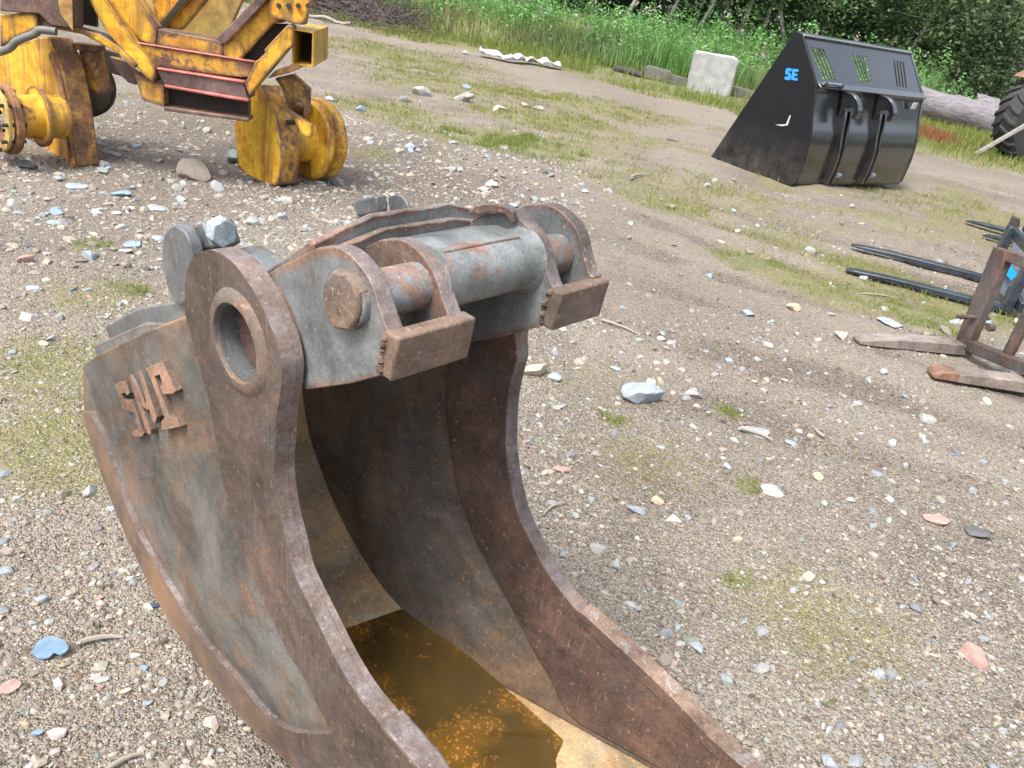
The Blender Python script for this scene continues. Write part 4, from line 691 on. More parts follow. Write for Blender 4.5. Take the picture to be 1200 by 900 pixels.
# ------------------------------------------------------------------ pallet forks at the right edge
def tine_mesh(name, tip, heel, wd, th, mat, parent, zg=.0):
    tip = Vector(tip); heel = Vector(heel); d = (heel - tip); L = d.length; d.normalize(); s_ = Vector((-d.y, d.x, 0)).normalized()
    V = []; F = []
    secs = [(0, .72, .3, .010), (.06, .95, .5, .014), (.3, 1, .85, .02), (.7, 1, 1, .022), (1, 1, 1, .024)]
    for t, ww, tt, lift in secs:
        c = tip + d * (L * t); hw = wd / 2 * ww; h_ = th * tt
        for sx, z in ((-hw, 0), (hw, 0), (hw, h_), (-hw, h_)): V.append(Vector((c.x, c.y, 0)) + s_ * sx + Vector((0, 0, zg + z + .004)))
    for i in range(len(secs) - 1):
        for k in range(4): F.append((i * 4 + k, i * 4 + (k + 1) % 4, (i + 1) * 4 + (k + 1) % 4, (i + 1) * 4 + k))
    F.append((0, 1, 2, 3)); m = (len(secs) - 1) * 4; F.append((m, m + 1, m + 2, m + 3))
    return mobj(name, V, F, mat, parent, 35, .004)
D = DATA['fa']; FA = empty('pallet_fork', D['O'], D['M']); tag(FA, 'rusty brown pallet fork frame with two grey brown tines at the right edge', 'pallet fork', 'pallet forks on the ground')
prism('upright', D['post'], 0, .06, M['forkrust'], FA, bevel=.005)
prism('top_rail', D['top'], .004, .056, M['forkrust'], FA, bevel=.005)
prism('bottom_rail', D['bot'], -.004, .062, M['forkrust'], FA, bevel=.005)
prism('inner_bar', smoothpath(D['bar1'][:3], 3) + smoothpath(D['bar1'][3:], 3), .064, .09, M['forkrust'], FA, bevel=.004)
prism('inner_bar', smoothpath(D['bar2'][:3], 3) + smoothpath(D['bar2'][3:], 3), .02, .05, M['forkrust'], FA, bevel=.004)
prism('upright', [(x + .78, z) for x, z in D['post']], .0, .06, M['forkrust'], FA, bevel=.005)
prism('top_rail', [(.37, .585), (.37, .645), (.86, .645), (.86, .60)], .006, .054, M['forkrust'], FA, bevel=.004)
prism('bottom_rail', [(.67, .115), (.67, .185), (.86, .185), (.86, .115)], .0, .058, M['forkrust'], FA, bevel=.004)
pn = D['pin']; lathe('lock_pin', [(-.12, .012), (.10, .012)], pn[0][0] - .01, pn[0][1] + .01, M['forkrust'], FA, 12, bevel=.002)
lathe('lock_knob', [(.065, .022), (.10, .022)], pn[1][0], pn[1][1] - .03, M['forkrust'], FA, 12, bevel=.004)
t1, t1h, t2, t2h = D['t1'], D['t1h'], D['t2'], D['t2h']
tine_mesh('tine', t1, (t1h[0], .06, 0), .105, .06, M['tine'], FA, .02)
T2 = tine_mesh('tine', t2, (t2h[0] + .04, .10, 0), .105, .06, M['tine'], FA, .02)
v2 = Vector(t2); dd = (Vector((t2h[0] + .04, .10, 0)) - v2); tt2 = tine_mesh('tine_tip', v2 - dd.normalized() * .004, v2 + dd * .2, .1065, .046, M['tinetip'], T2, .021); tag(tt2, 'orange rusted tine tip')
def fork(Dk, label, tines, h, wdt, lab_plate=False):
    f = empty('pallet_fork', Dk['O'], Dk['M']); tag(f, label, 'pallet fork', 'pallet forks on the ground')
    for tp in tines:
        tine_mesh('tine', (tp[0], tp[1], 0), (.05, tp[2], 0), .1, .04, M['bluesteel'], f, .02)
        prism('shank', [(.0, 0.03), (.055, .0), (.06, h), (.02, h)], tp[2] - .05, tp[2] + .05, M['bluesteel'], f, bevel=.006)
    y0 = min(t[2] for t in tines) - .12; y1 = max(t[2] for t in tines) + wdt
    for z in (.10, h - .05): box('cross_rail', (.085, (y0 + y1) / 2, z), (.045, y1 - y0, .07), M['bluesteel'], f, .005)
    return f
D = DATA['fb']; FB_ = fork(D, 'blue black pallet fork lying behind the rusty fork, with blue sticker', [(D['t2'][0], D['t2'][1], .0), (D['t1'][0], D['t1'][1], .84)], .46, .1)
prism('gusset', [(.11, .0), (.11, .30), (.25, .27), (.34, .02)], .30, .32, M['greysteel'], FB_, bevel=.004)
prism('gusset', [(-.04, .105), (-.05, .29), (.10, .28), (.10, .03)], .325, .34, M['greysteel'], FB_, bevel=.004)
prism('sticker', D['dia'], .294, .2985, M['bluesticker'], FB_, bevel=0)
D = DATA['fc']; FC_ = fork(D, 'farther blue grey pallet fork, only tine tips and a dark post in view', [(D['t2'][0], D['t2'][1], .42), (D['t1'][0], D['t1'][1], 1.05)], .36, .1)
prism('upright', D['post'], -.03, .05, M['darkrec'], FC_, bevel=.005)
prism('gusset', [(.03, .02), (-.02, .22), (.02, .236), (.11, .16), (.26, .165), (.30, .0)], .06, .08, M['greysteel'], FC_, bevel=.004)

# ------------------------------------------------------------------ things along the verge
def grid_box(name, sx, sy, sz, n_, mat, rough=.01, parent=None):
    bm = bmesh.new(); bmesh.ops.create_cube(bm, size=1)
    for v in bm.verts: v.co = Vector((v.co.x * sx, v.co.y * sy, (v.co.z + .5) * sz))
    bmesh.ops.bevel(bm, geom=bm.edges[:], offset=.03, segments=2, affect='EDGES')
    bmesh.ops.subdivide_edges(bm, edges=[e for e in bm.edges if e.calc_length() > .2], cuts=n_, use_grid_fill=True)
    for v in bm.verts: v.co += Vector([(random.random() - .5) * rough for _ in range(3)])
    me = bpy.data.meshes.new(name); bm.to_mesh(me); bm.free(); me.materials.append(mat)
    me.polygons.foreach_set('use_smooth', [True] * len(me.polygons)); me.set_sharp_from_angle(angle=math.radians(50))
    o = bpy.data.objects.new(name, me); COL.objects.link(o)
    if parent: o.parent = parent
    return o
cb = grid_box('concrete_block', .92, .5, .92, 3, M['concrete'], .012); cb.location = (3.08, 19.3, H(3.08, 19.1) - .14); cb.rotation_euler = (math.radians(3), math.radians(-1), math.radians(2))
tag(cb, 'pale grey concrete block tilted in the grass of the verge', 'concrete block')
pv = [(1.0, 20.05, H(1, 20.05) + .06), (1.3, 19.82, H(1.3, 19.82) + .07), (1.62, 19.6, H(1.62, 19.6) + .05)]
tag(tube('plastic_pipe', smoothpath(pv, 3), .075, M['tyre'], n=12), 'short black plastic pipe lying left of the stacked kerb stones', 'pipe')
def slab(x, y, s, rz, label, mat='hose'):
    o = grid_box('kerb_stone', *s, 2, M[mat], .02); o.location = (x, y, H(x, y) - .02); o.rotation_euler = (.03, .05, rz); tag(o, label, 'kerb stone', 'kerb stones by the concrete block')
slab(1.95, 19.75, (.62, .35, .26), -.15, 'dark grey kerb stone beside the black pipe'); slab(2.45, 19.55, (.5, .3, .2), .1, 'dark kerb stone against the left of the concrete block'); slab(3.95, 19.6, (.9, .35, .2), -.12, 'dark flat kerb stone right of the concrete block')
# crumpled sheet
bm = bmesh.new(); bmesh.ops.create_grid(bm, x_segments=26, y_segments=8, size=1)
for v in bm.verts:
    x, y = v.co.x, v.co.y
    v.co = Vector((x * .85, y * .18 + .1 * math.sin(x * 5), .05 + .10 * abs(vnoise(x * 3.1 + 5, y * 2.)) * 2 + .07 * abs(vnoise(x * 9, y * 5 + 4)) * 2))
me = bpy.data.meshes.new('crumpled_sheet'); bm.to_mesh(me); bm.free(); me.materials.append(M['sheet'])
o = bpy.data.objects.new('crumpled_sheet', me); COL.objects.link(o); o.location = (-1.08, 18.25, H(-1.08, 18.25)); o.rotation_euler = (0, 0, .22)
so = o.modifiers.new('thick', 'SOLIDIFY'); so.thickness = .012
tag(o, 'crumpled pale grey sheet lying along the weed edge', 'sheet')
def log_(name, p0, p1, r, label, mat='bark', ends=True):
    p0, p1 = Vector(p0), Vector(p1); root = empty(name, p0); tag(root, label, 'log')
    d = p1 - p0; pts = [d * (i / 10) + Vector((0, 0, .03 * math.sin(i * 1.3))) for i in range(11)]
    V, F = tube_data(pts, [r * (1 + .1 * (random.random() - .5)) for _ in pts], 22, False)
    V = [v + Vector([(random.random() - .5) * r * .14 for _ in range(3)]) for v in V]
    mobj('bark', V, F, M[mat], root, 60)
    for i, e in ((0, -1), (10, 1)):
        dd = d.normalized() * e; a = dd.orthogonal().normalized(); b = dd.cross(a)
        V = [pts[i] + dd * .012 + a * (r * .97 * math.cos(t * .2856)) + b * (r * .97 * math.sin(t * .2856)) for t in range(22)]
        V2 = [v - dd * .03 for v in V]
        mobj('sawn_end', V + V2, [tuple(range(22)), tuple(range(43, 21, -1))] + [(t, (t + 1) % 22, 22 + (t + 1) % 22, 22 + t) for t in range(22)], M['wood'], root, 30)
log_('felled_log', (8.2, 22.3, H(8.2, 22.3) + .42), (11.0, 21.6, H(11.0, 21.6) + .26), .34, 'thick grey felled log lying in grass behind the black bucket')
log_('felled_log', (10.3, 22.6, H(10.3, 22.6) + .42), (11.7, 22.3, H(11.7, 22.3) + .4), .36, 'short pale log with sawn end beside the tractor tyre')
log_('felled_log', (-6.6, 20.0, H(-6.6, 20) + .05), (-5.0, 19.35, H(-5.0, 19.35) + .05), .035, 'thin pale pole lying in front of the brushwood heap', 'stick')
# tractor wheel with lugs, cut by the picture's edge
Tc = Vector((9.25, 17.6, H(9.25, 17.6) + .78)); TR_ = empty('tractor_wheel', (Tc.x, Tc.y, Tc.z - .8)); tag(TR_, 'big black lugged tractor tyre at the right edge of the grass', 'tractor wheel')
rzt = math.radians(22); Rz = Matrix.Rotation(rzt, 3, 'Z')
ttf = lambda v: Rz @ Vector(v) + Vector((0, 0, .8))
lathe('tyre', [(-.24, .48), (-.27, .60), (-.26, .72), (-.2, .78), (0, .80), (.2, .78), (.26, .72), (.27, .60), (.24, .48)], 0, 0, M['tyre'], TR_, 44, tf=ttf)
lathe('rim', [(-.14, .0), (-.12, .40), (-.2, .49), (.2, .49), (.12, .40), (.14, 0)], 0, 0, M['tinetip'], TR_, 36, tf=ttf)
TY = [o_ for o_ in TR_.children if o_.name.startswith('tyre')][0]
for k in range(22):
    for sgn in (-1, 1):
        a0 = 2 * math.pi * (k + .5 * (sgn > 0)) / 22
        V = []; F = []
        for t in range(5):
            yy = sgn * (.01 + .26 * t / 4); r0 = .795 - .03 * (t / 4) ** 2 - (.06 if t == 4 else 0); aa = a0 + .20 * t / 4
            for da, hh_ in ((-.045, 0), (.045, 0), (.032, .05), (-.032, .05)):
                V.append(ttf(((r0 + hh_) * math.cos(aa + da), yy, (r0 + hh_) * math.sin(aa + da))))
        b0 = len(V) - 20
        for t in range(4):
            for q_ in range(4): F.append((b0 + t * 4 + q_, b0 + t * 4 + (q_ + 1) % 4, b0 + t * 4 + 4 + (q_ + 1) % 4, b0 + t * 4 + 4 + q_))
        F.append((b0, b0 + 1, b0 + 2, b0 + 3)); F.append((b0 + 16, b0 + 17, b0 + 18, b0 + 19))
        mobj('tread_lug', V, F, M['tyre'], TY, 30)
fd = [(.95 * math.cos(a), .95 * math.sin(a)) for a in np.linspace(.75, 2.3, 16)]; fd = fd + [(x * .965, z * .965) for x, z in fd[::-1]]
prism('mudguard', fd, -.30, .30, M['tinetip'], TR_, bevel=.01, tf=ttf)
pk = mobj('grey_plank', *prism_data([(-.9, -.03), (.9, -.03), (.9, .03), (-.9, .03)], -.07, .07), M['oldwood'], None, 30, .006)
pk.location = (8.75, 16.9, H(8.75, 16.9) + .66); pk.rotation_euler = (0, math.radians(-47), math.radians(-14)); tag(pk, 'grey weathered plank leaning against the tractor tyre', 'plank')
# heap of cut brushwood: a dense tangle
V = []; F = []
def stick_into(V, F, p, d, L, r):
    d = d.normalized(); a = d.orthogonal().normalized(); b = d.cross(a); k = len(V)
    for q_, rr in ((p, r), (p + d * L * .5 + a * L * .06, r * .8), (p + d * L, r * .3)):
        for t in range(3): V.append(q_ + a * (rr * math.cos(2.094 * t)) + b * (rr * math.sin(2.094 * t)))
    for s_ in range(2):
        for t in range(3): F.append((k + s_ * 3 + t, k + s_ * 3 + (t + 1) % 3, k + s_ * 3 + 3 + (t + 1) % 3, k + s_ * 3 + 3 + t))
for i in range(2600):
    u = random.random(); x = -8.2 + 4.3 * u + random.gauss(0, .25); y = 21.3 - .25 * (x + 6) + random.gauss(0, .55); top = 1.0 * math.exp(-((x + 7.0) / 1.7) ** 2) + .25 * math.exp(-((x + 4.6) / .9) ** 2)
    z = H(x, y) + random.random() * max(.05, top * math.exp(-((y - 21.3 + .25 * (x + 6)) / .8) ** 2))
    stick_into(V, F, Vector((x, y, z)), Vector((random.gauss(0, 1), random.gauss(0, 1), random.gauss(.1, .35))), random.uniform(.4, 1.2), random.uniform(.006, .018))
o = mobj('brushwood_heap', V, F, M['twig'], None, 0, recalc=False); tag(o, 'heap of grey brown cut branches at the top behind the yellow frame', 'brushwood', kind='stuff')

# ------------------------------------------------------------------ stones that can be told apart
bmi = bmesh.new(); bmesh.ops.create_icosphere(bmi, subdivisions=1, radius=1); ICO_V = np.array([v.co[:] for v in bmi.verts]); ICO_F = np.array([[v.index for v in f.verts] for f in bmi.faces]); bmi.free()
bmi = bmesh.new(); bmesh.ops.create_icosphere(bmi, subdivisions=3, radius=1); ICO3_V = np.array([v.co[:] for v in bmi.verts]); ICO3_F = [tuple(v.index for v in f.verts) for f in bmi.faces]; bmi.free()
SCOL = dict(dg=(.1, .1, .105), g=(.27, .28, .28), br=(.22, .185, .155), gg=(.26, .32, .3), lb=(.27, .305, .335), b=(.2, .27, .34), w=(.35, .35, .34), l=(.3, .29, .27), p=(.42, .36, .34), pk=(.33, .215, .185), t=(.44, .37, .28), db=(.06, .09, .14), o=(.48, .3, .16))
SM = {}
for k, c in SCOL.items():
    n = NT('stone_' + k); a = n.noise(14, 8, .75); b = n.noise(90, 4, .8); c_ = n.mix(n.rng(a, .3, .7, 0, 1), tuple(x * .72 for x in c), tuple(min(.8, x * 1.18) for x in c))
    c_ = n.mix(.6, c_, n.ramp(b, [(.3, .36), (.7, .64)]), 'OVERLAY'); n.bump(n.math('ADD', a, b), .35, .006); SM[k] = n.done(c_, .85, .35)
def stone_mesh(rng, sx, sy, sz, cuts=13):
    V = ICO3_V.copy()
    for _ in range(cuts):
        d = rng.normal(size=3); d /= np.linalg.norm(d); h = rng.uniform(.42, .8); p = V @ d; m = p > h; V[m] -= np.outer((p[m] - h) * .92, d)
    V += .03 * np.stack([vnoise(V[:, 0] * 3 + i * 7, V[:, 1] * 3 + V[:, 2] * 2) for i in range(3)], 1) * 2
    return V * [sx, sy, sz]
for x, y, w_, h_, c, lab in DATA['stones']:
    rng = np.random.default_rng(int(abs(x * 1000) + abs(y * 777)))
    d = math.hypot(x, y); el = math.atan2(1.4, d); sx = w_ * .6
    sy = min(sx * .95, max(sx * .55, h_ * .5 / max(.25, math.sin(el)) * .6)); flat = any(t in lab for t in ('flat', 'slab', 'chip', 'flake', 'wedge')); sz = sx * (.24 if flat else .55)
    V = stone_mesh(rng, sx, sy, sz)
    o = mobj('boulder' if w_ > .13 else 'stone', V, ICO3_F, SM[c], None, 18, recalc=False)
    o.rotation_euler = (rng.normal() * .1, rng.normal() * .1, rng.normal() * .35 - math.atan2(x, y)); o.location = (x, y, H(x, y) + sz * .45)
    tag(o, lab, 'boulder' if w_ > .13 else 'stone', 'loose stones on the gravel')
# bright blue chip and sticks
cp = [(-.036, -.012), (-.034, .012), (-.028, .024), (-.008, .028), (.006, .022), (.02, .016), (.03, .004), (.036, -.008), (.024, -.02), (.01, -.014), (.004, -.026), (-.016, -.028)]
o = prism('blue_chip', smoothpath(cp + [cp[0]], 2)[:-1], -.003, .003, M['bluechip'], None, bevel=.001, tf=lambda v: (v[0], v[2], v[1] + .012 + .2 * v[0] + 1.5 * v[0] * v[2]))
cx0, cy0 = -.855, 1.235
o.location = (cx0, cy0, H(cx0, cy0)); o.rotation_euler = (.15, .05, .2); tag(o, 'bright blue flat chip lying on the gravel at lower left', 'chip')
def stick(x, y, L, r, rz, lab, bend=.1):
    pts = [(L * (t - .5), bend * L * math.sin(3.1 * t), .0) for t in (0, .25, .5, .75, 1)]
    o = tube('stick', pts, [r, r * 1.05, r, r * .8, r * .5], M['stick'], None, 7); o.location = (x, y, H(x, y) + r + .006); o.rotation_euler = (0, .03, rz)
    tag(o, lab, 'stick', 'sticks lying on the gravel')
stick(-.775, 1.285, .085, .006, .45, 'short grey stick right of the bright blue chip'); stick(.98, 2.86, .13, .007, -.35, 'brown stick under the grey slab right of the bucket'); stick(.86, 8.0, .5, .014, 1.1, 'pale stick behind the bucket in the bare ground')
stick(.2, 2.1, .12, .003, .95, 'thin white twig right of the bucket rim'); stick(-.58, 1.0, .07, .005, .9, 'pale stick at the bottom edge left of the bucket'); stick(.48, 3.8, .22, .006, -.5, 'thin pale twig above the large pale boulder'); stick(1.28, 3.02, .07, .007, 1.9, 'white splinter standing out of the right gravel'); stick(2.3, 5.3, .3, .006, .3, 'thin grey twig between the fork tines')
stick(-.98, 1.12, .2, .0018, -.4, 'fine pale stem curved below the bright blue chip', .2)

# ------------------------------------------------------------------ gravel: too many to count
def rand_rot(n_, rng, tilt=.5):
    q = np.stack([np.ones(n_) , rng.normal(size=n_) * tilt * .5, rng.normal(size=n_) * tilt * .5, rng.normal(size=n_) * 3], 1); q /= np.linalg.norm(q, axis=1)[:, None]
    w_, x, y, z = q.T
    return np.stack([np.stack([1 - 2 * (y * y + z * z), 2 * (x * y - w_ * z), 2 * (x * z + w_ * y)], -1), np.stack([2 * (x * y + w_ * z), 1 - 2 * (x * x + z * z), 2 * (y * z - w_ * x)], -1), np.stack([2 * (x * z - w_ * y), 2 * (y * z + w_ * x), 1 - 2 * (x * x + y * y)], -1)], 1)
def raw_mesh(name, V, F, mat, col=None, smooth=False):
    me = bpy.data.meshes.new(name); nv = len(V); k = F.shape[1]
    me.vertices.add(nv); me.vertices.foreach_set('co', V.astype(np.float32).ravel())
    me.loops.add(F.size); me.loops.foreach_set('vertex_index', F.astype(np.int32).ravel()); me.polygons.add(len(F))
    me.polygons.foreach_set('loop_start', np.arange(0, F.size, k, dtype=np.int32)); me.polygons.foreach_set('loop_total', np.full(len(F), k, np.int32))
    me.polygons.foreach_set('use_smooth', np.full(len(F), bool(smooth)))
    if col is not None:
        a = me.attributes.new('Col', 'FLOAT_COLOR', 'POINT'); a.data.foreach_set('color', np.concatenate([col, np.ones((nv, 1))], 1).astype(np.float32).ravel())
    me.update(); me.validate(); me.materials.append(mat); return me
PAL = np.array([(.3, .255, .205), (.22, .182, .143), (.35, .305, .25), (.39, .36, .315), (.3, .305, .31), (.235, .25, .265), (.35, .29, .235), (.36, .27, .225), (.15, .137, .127), (.4, .385, .36), (.29, .282, .265), (.18, .148, .116)])
PAL = PAL * .7 + PAL.mean(0) * .3 * np.array([.97, 1., .96])
PW = np.array([.2, .14, .18, .1, .09, .06, .1, .03, .06, .02, .06, .1]); PW = PW / PW.sum()
OCT_V = np.array([(1, 0, 0), (-1, 0, 0), (0, 1, 0), (0, -1, 0), (0, 0, 1), (0, 0, -1)], float); OCT_F = np.array([(0, 2, 4), (2, 1, 4), (1, 3, 4), (3, 0, 4), (2, 0, 5), (1, 2, 5), (3, 1, 5), (0, 3, 5)])
bO = np.array(DATA['bucket']['O']); bM = np.array(DATA['bucket']['M'])
def gravel(name, N, rmin, rmax, dmin, dmax, seed, pw=1., lift=.05, clump=.5, area=None, pal=None, oct_=False, thin=False):
    rng = np.random.default_rng(seed)
    u = rng.random(N); r = (rmin ** (2 - pw) + u * (rmax ** (2 - pw) - rmin ** (2 - pw))) ** (1 / (2 - pw)); th = rng.uniform(-.95, .95, N)
    x = r * np.sin(th); y = r * np.cos(th); z = height(x, y)
    keep = in_view(x, y, z, 1.3); v, g = veg(x, y)
    keep &= rng.random(N) > v * .8; keep &= rng.random(N) < 1 - clump + clump * np.clip(vnoise(x * 1.3 + 11, y * 1.3) * 2.4 + vnoise(x * 5, y * 5 + 9) * 1.2 + .5, 0, 1)
    keep &= y < YV(x) + .5
    if area: keep &= area(x, y)
    if thin: keep &= rng.random(N) < np.where((x > .35) & (y > 2.3), .36, 1.) * (1 - .7 * rut(x, y))
    x, y, z = x[keep], y[keep], z[keep]; n_ = len(x)
    d = dmin * (dmax / dmin) ** (rng.random(n_) ** 1.9)
    sc = np.stack([d * .5, d * .5 * rng.uniform(.55, .95, n_), d * .5 * rng.uniform(.4, .75, n_)], 1)
    bv, bf = (OCT_V, OCT_F) if oct_ else (ICO_V, ICO_F); m_ = len(bv); V = bv[None] * (1 + .5 * (rng.random((n_, m_, 1)) - .5)) + .36 * (rng.random((n_, m_, 3)) - .5)
    V = np.einsum('nij,nkj->nki', rand_rot(n_, rng), V * sc[:, None])
    V += np.stack([x, y, z + sc[:, 2] * lift * 2], 1)[:, None]
    F = (bf[None] + m_ * np.arange(n_)[:, None, None]).reshape(-1, 3)
    c = (PAL[rng.choice(len(PAL), n_, p=PW)] if pal is None else np.array(pal)[rng.integers(0, len(pal), n_)]) * rng.uniform(.65, 1.08, (n_, 1)) + rng.normal(size=(n_, 3)) * .007
    c = np.repeat(np.clip(c, .03, .75), m_, 0)
    o = bpy.data.objects.new(name, raw_mesh(name, V.reshape(-1, 3), F, M['gravel'], c)); COL.objects.link(o); tag(o, kind='stuff'); return n_
ng = gravel('gravel', 205000, .75, 5.5, .004, .012, 1, 1.15, clump=.35, oct_=True, thin=True)
ng += gravel('gravel', 50000, 2.5, 10., .008, .02, 8, .7, clump=.6, oct_=True, thin=True)
ng += gravel('gravel', 36000, .75, 9., .009, .024, 2, 1.2, clump=.6, thin=True)
ng += gravel('gravel', 8000, 1.2, 19., .02, .05, 3, 1.1, clump=.8)
ng += gravel('gravel', 9000, 3.2, 9.5, .016, .055, 6, .6, clump=.4, area=lambda x, y: (x < -.2 + .12 * (y - 4)) & (x > -5))
ng += gravel('gravel', 6000, 3.2, 7.8, .025, .075, 9, .6, lift=-.05, clump=.35, area=lambda x, y: (x < .3) & (x > -3.8))
BGP = [(.24, .26, .27), (.29, .305, .31), (.2, .22, .235), (.31, .315, .305)]
ng += gravel('gravel', 2200, 1.6, 9., .02, .055, 10, .9, lift=0, clump=.7, pal=BGP)
SOIL = [(.15, .115, .085), (.2, .158, .118), (.1, .075, .056), (.25, .2, .15)]
ng += gravel('soil_clods', 26000, 1.0, 14., .006, .03, 7, 1.1, clump=.9, pal=SOIL, oct_=True)
ng += gravel('soil_clods', 60000, 2.2, 9., .008, .032, 11, .8, clump=.3, pal=SOIL[:3], oct_=True, area=lambda x, y: rut(x, y) > .45)

# stones big enough to pick up, strewn through the gravel
bmi = bmesh.new(); bmesh.ops.create_icosphere(bmi, subdivisions=2, radius=1); ICO2_V = np.array([v.co[:] for v in bmi.verts]); ICO2_F = [tuple(v.index for v in f.verts) for f in bmi.faces]; bmi.free()
srng = np.random.default_rng(44); SHAPE = {}
def loose(kind, shape):
    if (kind, shape) not in SHAPE:
        r_ = np.random.default_rng(500 + shape); V = ICO2_V.copy()
        for _ in range(11):
            dd = r_.normal(size=3); dd /= np.linalg.norm(dd); h = r_.uniform(.42, .8); p = V @ dd; m_ = p > h; V[m_] -= np.outer((p[m_] - h) * .92, dd)
        V = V * [1, r_.uniform(.6, .9), r_.uniform(.4, .65)]
        me = bpy.data.meshes.new('stone'); me.from_pydata([tuple(v) for v in V], [], ICO2_F); me.polygons.foreach_set('use_smooth', [True] * len(ICO2_F)); me.set_sharp_from_angle(angle=math.radians(20)); me.materials.append(SM[kind]); SHAPE[kind, shape] = me
    return SHAPE[kind, shape]
WORD = dict(g='grey', br='brown grey', t='tan', lb='pale blue grey', dg='dark grey', l='light grey')
def strew(N, xr, yr, dr, where, group, seed_pick):
    k_ = 0
    for _ in range(N):
        x, y = srng.uniform(*xr), srng.uniform(*yr); d_ = dr[0] * (dr[1] / dr[0]) ** (srng.random() ** 1.8); z = H(x, y)
        if not in_view(np.array([x]), np.array([y]), np.array([z]), 1.05)[0] or d_ / math.hypot(x, y, 1.4) * 950 < 9.5: continue
        P_ = np.linalg.solve(bM, np.array([x, y, .03]) - bO)
        if -.85 < P_[0] < 1.1 and -.06 < P_[1] < .56: continue
        kd = seed_pick[int(srng.integers(0, len(seed_pick)))]
        o = bpy.data.objects.new('stone', loose(kd, int(srng.integers(0, 5)))); COL.objects.link(o); s_ = d_ * .5
        o.scale = (s_, s_, s_); o.location = (x, y, z + s_ * .16); o.rotation_euler = (srng.normal() * .2, srng.normal() * .2, srng.uniform(0, 6.28)); k_ += 1
        tag(o, WORD[kd] + ' stone, one of many strewn ' + where, 'stone', group)
    return k_
nst = strew(200, (-3.8, .1), (3.3, 7.6), (.05, .14), 'round the legs of the yellow frame', 'stones round the yellow frame', ['g', 'g', 'br', 'l', 'dg', 'lb'])
nst += strew(80, (-2.4, -.35), (.9, 3.3), (.022, .05), 'on the gravel left of the bucket', 'stones left of the bucket', ['g', 'br', 't', 'lb', 'l'])
nst += strew(130, (.2, 3.2), (1.0, 4.4), (.026, .07), 'on the gravel right of the bucket', 'stones right of the bucket', ['g', 'lb', 'lb', 'br', 't', 'l'])
nst += strew(100, (-1.5, 4.5), (4.4, 9.), (.06, .12), 'over the bare middle of the yard', 'stones in the middle of the yard', ['g', 'lb', 'br', 't', 'l'])


# ------------------------------------------------------------------ grass and weeds
def blades(name, x, y, L, wd, colr, seed, lean=.45, z0=None):
    rng = np.random.default_rng(seed); n_ = len(x); z = height(x, y) if z0 is None else z0
    a = rng.uniform(0, 2 * np.pi, n_); ln = np.abs(rng.normal(size=n_)) * lean; dx, dy = np.cos(a), np.sin(a)
    f = rng.uniform(0, 2 * np.pi, n_); px, py = np.cos(f) * wd * .5, np.sin(f) * wd * .5
    P0 = np.stack([x, y, z - .01], 1); P1 = P0 + np.stack([dx * ln * L * .3, dy * ln * L * .3, L * .6], 1); P2 = P0 + np.stack([dx * ln * L, dy * ln * L, L * np.clip(1 - .35 * ln, .3, 1)], 1)
    s_ = np.stack([px, py, np.zeros(n_)], 1)
    V = np.stack([P0 - s_, P0 + s_, P1 + s_ * .7, P1 - s_ * .7, P2], 1).reshape(-1, 3)
    b = 5 * np.arange(n_)[:, None]; F = np.concatenate([b + [0, 1, 2], b + [0, 2, 3], b + [3, 2, 4]])
    o = bpy.data.objects.new(name, raw_mesh(name, V, F, M['leaf'], np.repeat(np.clip(colr, .005, .8), 5, 0))); COL.objects.link(o); tag(o, kind='stuff'); return o
rng = np.random.default_rng(21)
GR = np.array([(.13, .2, .04), (.18, .24, .05), (.22, .27, .055), (.29, .26, .09), (.07, .13, .025), (.36, .29, .14)])
def gcol(n_, w_): 
    w_ = np.array(w_, float); return GR[rng.choice(len(GR), n_, p=w_ / w_.sum())] * rng.uniform(.7, 1.25, (n_, 1))
# low growth in patches
xs, ys, cs, Ls = [], [], [], []
for px, py, r, s_, gr in PATCH:
    n_ = int(min(9000, 160 + 6500 * r * r * s_ * (1.6 if gr > .6 else .8) + (160 if r < .15 else 0)))
    k = max(2, int(8 + 60 * r)); ang = rng.uniform(0, 6.28, k); rr = r * np.sqrt(rng.random(k)); c0 = rng.integers(0, k, n_); sp_ = .25 * r + .02
    xs.append(px + (np.cos(ang) * rr)[c0] + rng.normal(size=n_) * sp_ * .5); ys.append(py + (np.sin(ang) * rr)[c0] + rng.normal(size=n_) * sp_ * .5)
    cs.append(gcol(n_, (3, 4, 3, 1.2, 1, .5) if gr > .6 else (.8, 1.8, 3, 3, .5, 2))); Ls.append(rng.uniform(.25, 1, n_) * (.035 + .07 * min(r, 1) * (.6 + gr)))
x, y, L = map(np.concatenate, (xs, ys, Ls)); kk = vnoise(x * 6, y * 6) + .7 * vnoise(x * 17, y * 17) > -.05; x, y, L = x[kk], y[kk], L[kk]; cs = [np.concatenate(cs)[kk]]
blades('low_grass', x, y, L * .8, .0016 + .0005 * np.hypot(x, y), np.concatenate(cs), 5, .7)
n_ = 60000; x = rng.uniform(-9, 12, n_); y = rng.uniform(3, 18.5, n_); v, g = veg(x, y); k = in_view(x, y, height(x, y), 1.15) & (rng.random(n_) < np.clip(v * 1.2 - .12, 0, 1)) & (vnoise(x * 3.5 + 7, y * 3.5) + .8 * vnoise(x * 11, y * 11) > .08); x, y = x[k], y[k]
blades('sparse_grass', x, y, rng.uniform(.03, .11, len(x)), .0018 + .0006 * np.hypot(x, y), gcol(len(x), (1.2, 2, 3, 3, .8, 1.6)), 15, .8)
